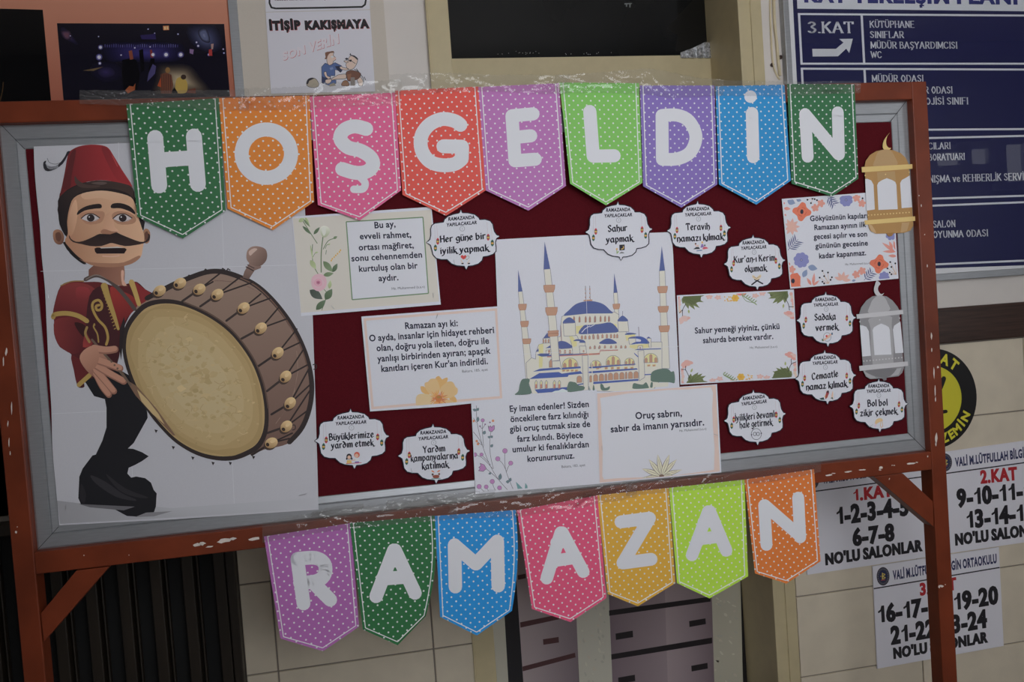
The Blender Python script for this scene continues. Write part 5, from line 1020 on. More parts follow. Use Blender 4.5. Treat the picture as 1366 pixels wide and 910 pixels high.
# fez and its tassel
FZ0, FZ1 = (98, 32, 34), (146, 40, 44)
s.poly(cr(zh([(150, 395), (165, 320), (185, 220), (205, 110), (225, 80), (280, 52), (360, 40), (440, 46), (480, 65), (510, 110), (570, 210), (640, 325), (560, 300), (430, 280), (300, 300), (200, 345)]), True, 3), FZ0, FZ1, (zh([(170, 250)])[0], zh([(520, 200)])[0]), k=18)
pl(zh, [(430, 60), (475, 68), (520, 140), (590, 250), (615, 300), (540, 280), (480, 180)], (140, 38, 42), 19, (122, 36, 40), ((560, 240), (450, 200))); pl(zh, [(500, 110), (515, 130), (540, 180), (535, 185)], (164, 60, 60), 20)
pl(zh, [(170, 330), (200, 200), (225, 100), (260, 80), (230, 250), (220, 330)], (86, 32, 34), 19)
pl(zh, [(140, 470), (145, 400), (220, 340), (330, 295), (430, 282), (560, 298), (640, 330), (655, 410), (610, 370), (520, 340), (420, 338), (310, 355), (240, 400), (210, 470), (200, 560), (195, 660), (150, 580)], HAIR, 20, (58, 44, 40), ((200, 500), (430, 310)), n=3)
pl(zh, [(252, 250), (275, 280), (330, 310), (420, 315), (400, 330), (300, 330), (255, 300)], (70, 52, 48), 21); pl(zh, [(360, 300), (430, 290), (470, 300), (430, 312)], (86, 70, 66), 21)
pl(zh, [(220, 85), (200, 120), (170, 170), (120, 205), (70, 220), (42, 200), (40, 160), (60, 148), (56, 170), (90, 190), (140, 175), (185, 120), (200, 88)], (40, 38, 44), 19, n=2)
s.stroke(zh([(66, 132), (80, 160), (120, 172), (165, 158)]), .3, (70, 68, 76), curve=True, caps=False, k=19)
for i in range(4): s.stroke(zh([(52 + 4 * i, 165 + i * 9), (90, 188 + i * 6), (140, 180 + i * 4)]), .25, (150, 150, 156), curve=True, caps=False, k=20)
s.build('drummer_picture', M_print, o)

# ---- the drum
s = Sh(-.0032)
SH0 = (128, 104, 90)
s.poly(cr([(178, 410), (196, 397), (228, 381), (252, 371), (276, 363), (296, 362), (318, 368), (340, 378), (362, 398), (385, 427), (402, 460), (412, 490), (416, 520), (412, 550), (400, 575), (384, 592), (352, 600), (330, 605), (300, 560), (240, 470)], True, 4), SH0, (104, 78, 68), ((330, 380), (380, 580)), k=1)
for i in range(60):                         # wood grain on the shell
    t = random.uniform(0, 1); a = math.radians(-112 + 150 * t); x, y = 292 + 105 * math.cos(a), 487 + 112 * math.sin(a); l = random.uniform(6, 16); dx, dy = -math.sin(a), math.cos(a)
    s.stroke([(x - dx * l, y - dy * l), (x + dx * l, y + dy * l)], .3, random.choice(((118, 92, 80), (138, 112, 96), (110, 86, 76))), caps=False, k=2)
s.stroke([(196, 398), (228, 381), (252, 371), (276, 363), (296, 362.5), (318, 369), (342, 381), (365, 402), (388, 432), (404, 463), (413, 492), (416, 520), (412, 548), (402, 572), (386, 590)], 3.3, (46, 37, 36), curve=True, k=3)
s.stroke([(320, 370.5), (342, 382), (364, 403), (386, 433), (402, 464), (411, 493)], .9, (98, 72, 60), curve=True, caps=False, k=4)
# rope lacing: from the near hoop through a wooden bead to two points of the far hoop
beads = [((205, 396), (213, 388), (224, 384)), ((220.5, 388), (240, 378), (252, 372)), ((243, 402), (266, 386), (284, 376)), ((267, 409), (290, 393), (320, 370)), ((302, 428), (325, 411), (348, 392)), ((322, 452), (348, 438), (372, 410)), ((344, 489), (370.5, 471), (396, 439)), ((356, 522), (381, 502.5), (405, 466)), ((362, 553), (387, 538), (412, 492)), ((356, 578), (382, 569), (414, 520)), ((336, 607), (362, 591), (386, 585))]
far2 = [(228, 381), (256, 371), (297, 362), (336, 377), (360, 398), (384, 425), (400, 457), (410, 487), (415, 512), (414, 545), (390, 578)]
for (n_, b_, f_), f2 in zip(beads, far2):
    for a, c_ in ((n_, b_), (b_, f_), (b_, f2)): s.stroke([a, c_], 1.05, (46, 37, 36), k=5); 
    s.stroke([n_, b_], 1.5, (54, 44, 42), k=5)
for (n_, b_, f_), f2 in zip(beads, far2):
    an = math.degrees(math.atan2(f_[1] - n_[1], f_[0] - n_[0])); x, y = b_
    s.blob(x - 1.5, y + 2.5, 9, 7, (62, 48, 42), rot=an, k=6); s.poly(ell(x, y, 8.8, 7, 18, an), (190, 160, 112), (150, 116, 76), ((x + 2, y - 5), (x - 2, y + 6)), k=7); s.blob(x + 2, y - 2.5, 4, 2.4, (204, 176, 128), rot=an, k=8); s.blob(x - 5.5 * math.cos(math.radians(an)), y - 5.5 * math.sin(math.radians(an)), 2.2, 2.6, (50, 38, 34), rot=an, k=9)
for x, y in ((417, 487), (413, 520), (408, 550), (389, 568), (412, 534)): s.stroke([(x, y), (x + 4, y - 1), (x + 5, y + 4), (x + 1, y + 6)], .6, (48, 40, 40), curve=True, caps=False, k=5)
for x, y in ((252, 371), (274, 363), (297, 362), (304, 362.5)): s.stroke([(x - 2, y - 1), (x, y - 4), (x + 3, y - 2)], .7, (44, 38, 38), k=5)
# near hoop and skin
HO = [(178, 418), (194, 404), (218, 399), (245, 403), (275, 416), (302, 434), (322, 455), (340, 482), (352, 513), (358, 545), (357, 575), (348, 596), (332, 607), (312, 614), (288, 614), (262, 607), (236, 592), (215, 572), (196, 548), (180, 520), (168, 490), (163, 462), (166, 438)]
s.poly(cr(HO, True, 4), (46, 37, 36), k=10)
s.stroke(HO[3:10], 1.0, (86, 66, 56), curve=True, caps=False, k=11)
cx, cy = 260, 507
IN = [(cx + (x - cx) * .945, cy + (y - cy) * .945) for x, y in HO]
s.poly(cr(IN, True, 4), (160, 134, 88), k=12)
for f_, c in ((.99, (150, 124, 80)), (.93, (158, 132, 88)), (.84, (164, 140, 96)), (.7, (168, 146, 104)), (.5, (170, 150, 110))):
    s.poly(cr([(cx + (x - cx) * f_ * random.uniform(.97, 1.02), cy + (y - cy) * f_ * random.uniform(.97, 1.02)) for x, y in IN], True, 4), c, k=13 + int((1 - f_) * 10))
random.seed(3)
for i in range(420):                        # mottled hide
    a = random.uniform(0, 6.28); r = math.sqrt(random.random()) * .93; j = int(a / 6.283 * len(IN)) % len(IN); x, y = cx + (IN[j][0] - cx) * r, cy + (IN[j][1] - cy) * r
    v = random.gauss(0, 5) - max(0, r - .6) * 22; c = (166 + v, 143 + v * 1.05, 99 + v)
    ww = random.uniform(1.5, 8) * min(1, 1.2 - r); s.poly(cr([(x + ww * random.uniform(.4, 1.1) * math.cos(t), y + ww * random.uniform(.3, .8) * math.sin(t)) for t in [q * 6.283 / 9 for q in range(9)]], True, 3), c, k=19 + .5 * (i // 22))
for i in range(60):
    a = random.uniform(0, 6.28); r = math.sqrt(random.random()) * .85; j = int(a / 6.283 * len(IN)) % len(IN); x, y = cx + (IN[j][0] - cx) * r, cy + (IN[j][1] - cy) * r
    b0 = random.uniform(0, 6.28); s.stroke([(x, y), (x + 6 * math.cos(b0), y + 5 * math.sin(b0)), (x + 12 * math.cos(b0 + .7), y + 10 * math.sin(b0 + .7))], .4, random.choice(((156, 130, 88), (158, 133, 90), (174, 152, 110))), curve=True, caps=False, k=29.5)
# beater behind the drum, thin stick across the skin
pl(zd2, [(277, 130), (285, 80), (320, 52), (370, 50), (420, 70), (435, 115), (425, 160), (390, 195), (350, 200), (310, 185), (285, 160)], (136, 108, 96), 12, (96, 74, 66), ((310, 90), (420, 180))); pl(zd2, [(295, 90), (330, 65), (360, 70), (330, 100), (305, 120)], (176, 150, 138), 13)
pl(zd2, [(300, 175), (390, 200), (385, 215), (340, 232), (295, 300), (248, 285), (262, 240)], (124, 98, 88), 11, (98, 76, 68), ((300, 200), (300, 290)), n=0); s.stroke(zd2([(275, 205), (330, 235)]), .8, (60, 46, 42), k=12); s.stroke(zd2([(285, 190), (335, 215)]), .6, (70, 54, 50), k=12)
pl(zd3, [(55, 160), (110, 240), (160, 270), (290, 420), (410, 590), (395, 590), (250, 440), (150, 330), (100, 250)], (112, 84, 66), 31, n=0); pl(zd3, [(160, 290), (230, 360), (300, 450), (340, 520), (260, 450), (190, 370)], (172, 146, 100), 32, n=0)
for x, y in ((208, 574), (231, 596), (257, 610), (284, 617), (307, 617), (338, 609)): s.poly([(x - 2, y - 1), (x + 2.5, y), (x, y + 4)], (40, 34, 36), k=9)
s.build('drum_picture', M_print, o)
# ---- the hand and the strap end
s = Sh(-.0052); SKN, SKD = (168, 118, 96), (136, 90, 74)
def finger(p, w, k):
    s.stroke(zb(p), w, SKD, curve=True, taper=(1.05, .9), k=k); q = [(x - 3, y - 5) for x, y in p]; s.stroke(zb(q), w * .78, SKN, curve=True, taper=(1.05, .9), k=k + 1)
pl(zb, [(210, 630), (235, 580), (290, 550), (340, 560), (370, 600), (380, 660), (350, 740), (310, 750), (250, 700)], SKN, 1, SKD, ((260, 600), (330, 720)))
finger([(310, 720), (350, 800), (388, 850)], 4.6, 2); finger([(310, 700), (370, 770), (418, 828)], 4.8, 4); finger([(310, 670), (390, 720), (478, 768)], 5.0, 6); finger([(320, 640), (390, 665), (455, 690)], 5.2, 8); finger([(300, 570), (370, 580), (425, 574)], 5.2, 10)
pl(zb, [(225, 610), (260, 570), (310, 560), (330, 620), (300, 690), (250, 690)], SKN, 12, (150, 102, 82), ((250, 600), (310, 690)))
s.stroke(zb([(285, 515), (350, 590), (440, 690), (520, 790)]), 1.5, (96, 78, 66), curve=True, k=9)
pl(zb, [(455, 450), (480, 375), (486, 420), (470, 560), (462, 640), (450, 560)], (40, 32, 34), 1, n=0)
s.build('hand_picture', M_print, o)
# ================================================================= THINGS ON THE WALL BEHIND
YW = WALL - .012
# ---- orange photo panel, upper left, with its aluminium edge
o = empty('photo_display', P(150, 60, YW), 'orange photo panel with dark stage pictures, upper left behind the board', 'display panel')
def rectpx(x0, y0, x1, y1): return [(x0, y0), (x1, y0), (x1, y1), (x0, y1)]
pr = P(309, 60, YW); b = MB(); b.box((-1.32, YW, 1.72), (pr.x, WALL - .001, 2.42)); b.build('backing', M_paper, o, col=C(150, 88, 64))
b = MB(); b.box((pr.x, YW - .006, 1.72), (pr.x + .022, WALL - .001, 2.42)); b.build('edge_strip', M_alu, o)
s = Sh(YW - .0005); s.poly([proj(-1.31, YW, 1.73), proj(pr.x - .004, YW, 1.73), proj(pr.x - .004, YW, 2.41), proj(-1.31, YW, 2.41)], (186, 122, 96), (130, 46, 28), ((150, 5), (150, 130)), k=1); s.build('poster_print', M_glassprint, o)  # glossy sheen painted into the orange, paler towards the top
s = Sh(YW - .0010); s.poly([(-100, 9), (57, 13), (68, 133), (74, 200), (-100, 200)], (9, 9, 11)); s.stroke([(0, 135), (3, 122), (4.5, 110)], .8, (58, 42, 26), curve=True, k=2)
s.build('dark_photograph', M_glassprint, o)
def zp(p): return zm(70, 25, 5.464, p)
s = Sh(YW - .0010); s.poly([(76, 31), (299, 32), (307, 130), (312, 190), (90, 190), (84.5, 131)], (20, 18, 30))
def glow(pts, cols, k=2):
    cols = [tuple(a[i] + (b[i] - a[i]) * t / 4 for i in range(3)) for a, b in zip([(15, 14, 22)] + cols, cols) for t in (1, 2, 3, 4)]; cols = [tuple(min(255, v * 1.3) for v in c) for c in cols]
    q = zp(pts); cx = sum(p[0] for p in q) / len(q); cy = sum(p[1] for p in q) / len(q); n = len(cols)
    for i, c in enumerate(cols): f = 1 - i / n; s.poly(cr([(cx + (x - cx) * f, cy + (y - cy) * f) for x, y in q], True, 3), c, k=k + i * .3)
glow([(360, 190), (600, 170), (900, 175), (960, 210), (940, 300), (760, 320), (560, 310), (400, 310)], [(20, 18, 40), (28, 24, 58), (34, 30, 72), (40, 36, 84)])
glow([(300, 330), (460, 320), (520, 420), (380, 470), (280, 410)], [(18, 16, 30), (26, 22, 44), (34, 28, 60)])
glow([(60, 60), (110, 80), (190, 190), (110, 160), (60, 120)], [(26, 22, 44), (44, 34, 64)]); glow([(60, 90), (130, 90), (130, 150), (90, 150)], [(60, 40, 58), (86, 52, 56)], 5)
glow([(980, 60), (1180, 50), (1240, 200), (1150, 250), (1020, 190)], [(24, 24, 40), (34, 36, 56), (48, 50, 74), (60, 62, 88)])
glow([(1060, 90), (1120, 70), (1150, 170), (1090, 160)], [(60, 64, 88), (74, 78, 100)], 7)
glow([(860, 330), (1000, 340), (1080, 430), (1150, 520), (1100, 560), (740, 560), (750, 440), (770, 340)], [(40, 34, 32), (70, 60, 50), (104, 92, 74), (132, 118, 92)])
for i in range(34): x = 380 + i * 16; s.poly(zp([(x, 188 + 6 * math.sin(i)), (x + 7, 186), (x + 6, 208), (x + 1, 210)]), random.choice(((66, 62, 118), (80, 76, 130), (54, 50, 100))), k=7)
s.poly(zp([(640, 120), (750, 110), (755, 150), (650, 150)]), (40, 32, 76), k=6)
for x, y, r in ((340, 280, 2.6), (350, 208, 2), (732, 262, 2.2), (828, 262, 2.4), (935, 262, 2.4), (345, 325, 1.4), (500, 265, .9), (600, 212, .9), (712, 205, .8), (1050, 172, 1), (1062, 198, 1.2), (697, 76, .7), (915, 112, .8), (336, 130, .6), (1245, 222, .8), (1250, 250, .8), (1140, 262, 1.2), (130, 125, .6), (745, 105, .6)):
    s.blob(*zp([(x, y)])[0], r * 1.7, r * 1.7, (70, 66, 120), k=8, n=10); s.blob(*zp([(x, y)])[0], r, r, (208, 206, 216), k=9, n=10)
s.poly(zp([(805, 52), (848, 50), (850, 82), (808, 84)]), (188, 110, 66), k=8); s.poly(zp([(812, 58), (826, 57), (828, 78), (815, 79)]), (224, 196, 140), k=9); s.poly(zp([(832, 57), (844, 56), (845, 77), (834, 78)]), (224, 196, 140), k=9)
for p, c in (([(555, 235), (580, 230), (590, 295), (565, 300)], (124, 62, 44)), ([(710, 228), (725, 225), (735, 285), (715, 280)], (120, 44, 42)), ([(1140, 225), (1162, 220), (1166, 270), (1138, 270)], (156, 48, 46)), ([(1155, 185), (1175, 182), (1170, 222), (1158, 222)], (150, 118, 110)), ([(1000, 220), (1030, 225), (1025, 260), (1000, 250)], (116, 90, 128)), ([(530, 520), (560, 490), (590, 495), (605, 470), (600, 520), (550, 545)], (142, 70, 40))): s.poly(zp(p), c, k=9)
DK = (12, 11, 16)
for p in ([(510, 300), (560, 290), (610, 300), (640, 400), (620, 520), (520, 520), (505, 400)], [(630, 230), (660, 220), (672, 380), (645, 390)], [(715, 290), (745, 290), (740, 350), (700, 370)]): s.poly(zp(p), DK, k=8)
s.poly(zp([(730, 330), (755, 345), (748, 400), (690, 460), (700, 400)]), (64, 58, 100), k=9); s.poly(zp([(220, 378), (370, 350), (300, 380)]), (96, 78, 52), k=9)
s.poly(zp([(790, 405), (830, 392), (868, 410), (880, 480), (868, 545), (790, 545), (785, 470)]), (98, 58, 44), k=10); s.blob(*zp([(840, 375)])[0], 3.2, 4, (126, 92, 52), k=11); s.poly(zp([(765, 490), (790, 425), (792, 500)]), (150, 62, 34), k=10)
for i in range(5): s.stroke(zp([(796 + i * 16, 405), (798 + i * 16, 540)]), .3, (70, 38, 34), caps=False, k=11)
s.poly(cr(zp([(905, 440), (935, 425), (975, 450), (985, 500), (970, 540), (905, 540), (895, 490)]), True, 3), (164, 134, 62), k=10); s.blob(*zp([(955, 425)])[0], 3.6, 3.4, (52, 38, 34), k=11); s.poly(zp([(970, 540), (1000, 515), (1042, 505), (1045, 545)]), (96, 50, 38), k=10); s.poly(zp([(860, 540), (890, 500), (915, 540)]), DK, k=10)
s.build('stage_photograph', M_glassprint, o)
# ---- plain notice panel and the two cartoons / notices on it
pl_, prr = P(317, 60, YW), P(516, 60, YW)
pan = empty('bulletin_board', ((pl_.x + prr.x) / 2, YW, 1.75), 'plain beige board on the wall behind the cartoon notice', 'bulletin board'); b = MB(); b.box((pl_.x + .004, WALL - .010, 1.72), (prr.x, WALL - .001, 2.55)); b.build('panel_board', M_paper, pan, col=C(168, 160, 150)); b = MB(); b.box((pl_.x, WALL - .016, 1.72), (pl_.x + .004, WALL - .001, 2.55)); b.build('edge_strip', M_alu, pan)
Yn = WALL - .0125
o = sheet('notice_poster', [(353, -55), (492, -58), (493.5, 12.5), (354.3, 16)], Yn, (186, 184, 190), 'white laminated notice with a thick black rounded border, above the cartoon notice', 'poster', 'laminated notices', m=M_gloss)
def z5(p): return zm(350, 0, 7.581, p)
s = Sh(Yn); s.k = 2; s.stroke([(359, -50), (359.5, 4), (362, 10), (368, 11.3), (430, 10.3), (483, 9.2), (487, 6), (488, 0), (487, -50)], 1.2, (26, 26, 30), k=2); s.build('notice_border', M_gloss, o)
s = Sh(Yn); s.text("4.Lütfen kendi üzerinize olan para cezası uygulanır.", (365.5, 1.0), (481, -1.5), 3.6, (50, 40, 50), .02, k=2); s.build('notice_text', M_gloss, o)
o = sheet('notice_poster', [(354.4, 16.6), (493.6, 13.2), (500.5, 122), (361.5, 125)], Yn, (188, 186, 193), 'white laminated cartoon notice showing two men scuffling', 'poster', 'laminated notices', m=M_gloss)
s = Sh(Yn)
for dx, c, k in ((.5, (150, 52, 56), 2), (0, (30, 28, 32), 3)):
    s.text("İTİŞİP", (360 + dx, 39.6 + dx), (401 + dx, 38.4 + dx), 10.6, c, .075, k=k); s.text("KAKIŞMAYA", (407.5 + dx, 38.6 + dx), (492 + dx, 36.4 + dx), 10.0, c, .085, k=k)
for dx, dy, c, k in ((.5, .5, (166, 84, 88), 2), (0, 0, (198, 192, 198), 3)):
    s.text("SON", (378 + dx, 80 + dy), (408 + dx, 70.5 + dy), 10.2, c, .05, k=k); s.text("VERİN", (413.5 + dx, 69 + dy), (453 + dx, 56.5 + dy), 11.5, c, .05, k=k)
s.build('notice_text', M_gloss, o)
def z6c(p): return zm(400, 60, 13.66, p)
s = Sh(Yn); ol, fl, bl2, brn = (40, 36, 44), (196, 172, 158), (70, 90, 138), (104, 66, 52)
def fig(p, c, k, n=3): q = cr(z6c(p), True, n) if n else z6c(p); s.poly(q, c, k=k); s.stroke(q, .28, ol, closed=True, caps=False, k=k + 1)
fig([(120, 720), (140, 640), (190, 605), (260, 605), (310, 640), (345, 720), (300, 770), (180, 770)], (150, 138, 120), 2); s.poly(z6c([(115, 700), (140, 630), (200, 603), (270, 605), (230, 625), (170, 655), (145, 720)]), ol, k=4)
fig([(395, 400), (460, 330), (560, 370), (640, 320), (700, 350), (760, 380), (770, 470), (740, 500), (690, 460), (640, 450), (640, 560), (560, 560), (560, 640), (660, 640), (660, 700), (540, 740), (400, 690), (400, 560)], bl2, 2, 0); s.poly(z6c([(640, 390), (720, 380), (765, 480), (740, 500), (690, 465)]), (38, 42, 66), k=4); s.poly(z6c([(395, 560), (440, 590), (540, 600), (500, 700), (400, 690)]), (44, 52, 84), k=4); s.poly(z6c([(540, 420), (600, 400), (610, 440), (560, 460)]), (104, 120, 158), k=4)
fig([(490, 260), (510, 180), (560, 130), (620, 130), (610, 190), (650, 230), (650, 270), (610, 300), (600, 340), (540, 370), (500, 330)], fl, 5); s.poly(cr(z6c([(450, 250), (470, 220), (460, 140), (540, 120), (610, 110), (625, 140), (560, 145), (520, 180), (500, 220), (480, 260)]), True, 2), (112, 74, 56), k=7); s.blob(*z6c([(590, 215)])[0], 1.8, 1.2, (206, 206, 212), k=7); s.blob(*z6c([(635, 245)])[0], 2, 1.6, (206, 170, 156), k=7)
fig([(440, 500), (480, 490), (500, 560), (560, 590), (520, 620), (460, 570)], fl, 5); fig([(465, 640), (540, 620), (580, 640), (540, 700), (480, 700)], fl, 6); fig([(725, 400), (760, 390), (790, 410), (880, 430), (870, 455), (780, 450), (735, 430)], fl, 5)
fig([(840, 350), (880, 290), (900, 220), (960, 195), (1040, 230), (1050, 300), (1010, 390), (960, 440), (900, 450), (860, 420)], fl, 5); s.poly(z6c([(905, 185), (920, 145), (935, 180), (1000, 195), (1065, 255), (1050, 275), (1000, 230), (950, 200)]), ol, k=7); s.poly(z6c([(820, 250), (860, 230), (890, 260), (850, 275)]), ol, k=7); s.poly(z6c([(885, 275), (940, 265), (945, 300), (910, 305)]), ol, k=7); s.stroke(z6c([(940, 290), (1010, 340)]), .35, ol, k=7); fig([(800, 295), (850, 285), (885, 310), (850, 325)], fl, 7)
fig([(840, 510), (900, 465), (1000, 470), (1110, 520), (1080, 600), (1010, 640), (900, 660), (860, 620)], brn, 5); s.poly(z6c([(860, 540), (940, 520), (920, 620), (880, 640)]), (128, 82, 60), k=7)
fig([(655, 570), (700, 545), (800, 530), (840, 540), (840, 610), (760, 620), (660, 625), (590, 640), (580, 610)], fl, 6); fig([(1040, 620), (1090, 570), (1150, 660), (1140, 740), (1080, 740), (1060, 680)], fl, 4)
fig([(760, 740), (790, 660), (860, 650), (900, 740)], (132, 88, 58), 4); s.poly(z6c([(925, 590), (1000, 590), (1010, 740), (920, 740)]), (118, 108, 102), k=8); s.poly(z6c([(540, 720), (620, 690), (660, 740), (540, 760)]), (130, 122, 104), k=5)
for p in ([(1100, 530), (1150, 600), (1165, 680)], [(1170, 580), (1200, 640)], [(1030, 430), (1080, 500)], [(990, 440), (1060, 480)]): s.stroke(z6c(p), .4, ol, curve=True, caps=False, k=8)
s.build('cartoon_picture', M_gloss, o)

# ---- cables running down beside the sign
o = empty('wall_cable', P(1030, 60, WALL), 'pair of thin cream cables running down the wall beside the blue sign', 'cable')
def z9(p): return zm(870, 0, 6.83, p)
for p, r in (([(1100, -200), (1108, 0), (1115, 200), (1135, 400), (1150, 560), (1165, 690)], .0045), ([(1070, -200), (1074, 0), (1078, 200), (1092, 480), (1105, 600), (1140, 690), (1165, 725)], .0028)):
    b = MB(); b.tube([P(x, y, WALL - r) for x, y in cr(z9(p), False, 4)], r); b.build('cable', M_cable, o, smooth=True)
for x, y in ((1098, 590), (1170, 520)): q = z9([(x, y)])[0]; c_ = P(*q, WALL - .004); b = MB(); b.tube([c_, c_ + Vector((0, .004, 0))], .006, 10); b.build('cable_clip', M_wood, o)

# ---- blue directory sign
YS = WALL - .020
sg = empty('directory_sign', P(1240, 370, WALL), 'big blue directory sign with white lettering and arrows, in an aluminium frame', 'sign')
p0, p1 = P(1054, 60, YS), P(1300, 362, YS); sx1 = 2.36; st1 = 2.62
b = MB(); b.box((p0.x, YS + .003, p1.z), (sx1, WALL - .001, st1)); b.build('sign_panel', M_sign, sg, col=C(196, 196, 198))
b = MB()
for q in ((p0.x - .018, p1.z - .022, sx1 + .02, p1.z), (p0.x - .018, st1, sx1 + .02, st1 + .02), (p0.x - .018, p1.z, p0.x, st1), (sx1, p1.z, sx1 + .02, st1)): b.box((q[0], YS - .006, q[1]), (q[2], WALL - .001, q[3]))
b.build('sign_frame', M_alu, sg, bevel=.002)
s = Sh(YS + .0028); NB, NB2 = (14, 17, 66), (19, 22, 70); WS = (176, 178, 184)
EX = 1700
def yl(y0, y1, x): return y0 + (y1 - y0) * (x - 1064) / (1366 - 1064)     # a level line of the sign, from its heights at x = 1064 and 1366
def band(a0, a1, c0, c1, x0, c, k, lean=.052):
    f = lambda a, x: yl(a[0], a[1], x)
    s.poly([(x0(0), f((a0, a1), x0(0))), (EX, f((a0, a1), EX)), (EX, f((c0, c1), EX)), (x0(1), f((c0, c1), x0(1)))], c, k=k)
xe = lambda y: 1057.5 + .052 * y
s.poly([(xe(-160), -160), (EX, -120), (EX, yl(364.5, 354, EX)), (xe(364), yl(364.5, 354, xe(364)))], NB, k=1)
s.poly([(1062.5, -22), (EX, -10), (EX, yl(11.5, 15, EX)), (1063.6, 11.5)], WS, k=2)
def cell(yt, yb, xl):
    """white ruled box between two level lines yt, yb (heights at x = 1064, 1366)"""
    for yy, d in ((yt, 2.6), (yb, -2.6)): s.poly([(xl(yy[0]), yl(*yy, xl(yy[0]))), (EX, yl(*yy, EX)), (EX, yl(*yy, EX) + d), (xl(yy[0]) , yl(*yy, xl(yy[0])) + d)], WS, k=3)
    for x in (xl, lambda y: xl(y) + 83.5): s.poly([(x(yt[0]), yl(*yt, x(yt[0]))), (x(yt[0]) + 3, yl(*yt, x(yt[0]))), (x(yb[0]) + 3, yl(*yb, x(yb[0]))), (x(yb[0]), yl(*yb, x(yb[0])))], WS, k=3)
xl = lambda y: 1063.4 + .052 * y
cell((17.4, 19.4), (86.3, 86.3), xl); cell((90.3, 91.5), (175.5, 173.5), xl); cell((187, 180), (272, 262.5), xl); cell((280, 268.5), (362, 349), xl)
s.build('sign_print', M_sign, sg)
s = Sh(YS + .0028); s.k = 4
s.text("KAT YERLEŞİM PLANI", (1073, 2.2), (1359, 5.0), 17.5, (30, 34, 92), .05, lean=.05)
def tr(t, x0, y0, x1, y1, h): s.text(t, (x0, y0), (x1, y1), h, (170, 172, 178), pen=ROMAN, lean=.05)
tr("3.KAT", 1079, 43.8, 1139.5, 43.8, 14.5)
for a in (("KÜTÜPHANE", 1160.5, 36.6, 1220, 36.8, 8.6), ("SINIFLAR", 1161, 50.4, 1206, 50.6, 8.6), ("MÜDÜR BAŞYARDIMCISI", 1162, 64.4, 1277, 64.6, 8.6), ("WC", 1162.4, 77.2, 1176.4, 77.2, 8.6), ("MÜDÜR ODASI", 1163.7, 109, 1231.8, 109, 8.8), ("R ODASI", 1233.8, 124.6, 1270.5, 124.4, 8.8), ("OJİSİ SINIFI", 1235, 139.4, 1291.5, 139, 8.8), ("CILARI", 1239, 199.2, 1268, 198.6, 8.6), ("BORATUARI", 1239, 214.2, 1287, 213, 8.6), ("NIŞMA ve REHBERLİK SERVİSİ", 1240, 243.4, 1374, 239.8, 9.2), ("SALON", 1245, 303.6, 1274.5, 302.6, 8.8), ("OYUNMA ODASI", 1245, 317.4, 1318, 315, 8.8)): tr(*a)
s.poly(zD([(256, 247), (376, 247), (414, 215), (392, 197), (461, 196), (443, 268), (428, 246), (386, 285), (258, 286)]), (170, 172, 178))
s.build('sign_lettering', M_sign, sg)
def clear_glass():
    m = bpy.data.materials.new('sign_glazing'); m.use_nodes = True; nt = m.node_tree; nt.nodes.clear()
    o = nt.nodes.new('ShaderNodeOutputMaterial'); mx = nt.nodes.new('ShaderNodeMixShader'); t = nt.nodes.new('ShaderNodeBsdfTransparent'); g = nt.nodes.new('ShaderNodeBsdfGlossy'); g.inputs['Roughness'].default_value = .01
    f = nt.nodes.new('ShaderNodeFresnel'); f.inputs[0].default_value = 1.45
    ge = nt.nodes.new('ShaderNodeNewGeometry'); iv = nt.nodes.new('ShaderNodeMath'); iv.operation = 'SUBTRACT'; iv.inputs[0].default_value = 1; ml = nt.nodes.new('ShaderNodeMath'); ml.operation = 'MULTIPLY'
    nt.links.new(ge.outputs['Backfacing'], iv.inputs[1]); nt.links.new(iv.outputs[0], ml.inputs[0]); nt.links.new(f.outputs[0], ml.inputs[1])
    nt.links.new(ml.outputs[0], mx.inputs[0]); nt.links.new(t.outputs[0], mx.inputs[1]); nt.links.new(g.outputs[0], mx.inputs[2]); nt.links.new(mx.outputs[0], o.inputs[0]); return m
b = MB(); b.box((p0.x, YS - .003, p1.z), (sx1, YS - .0005, st1)); b.build('glazing', clear_glass(), sg)

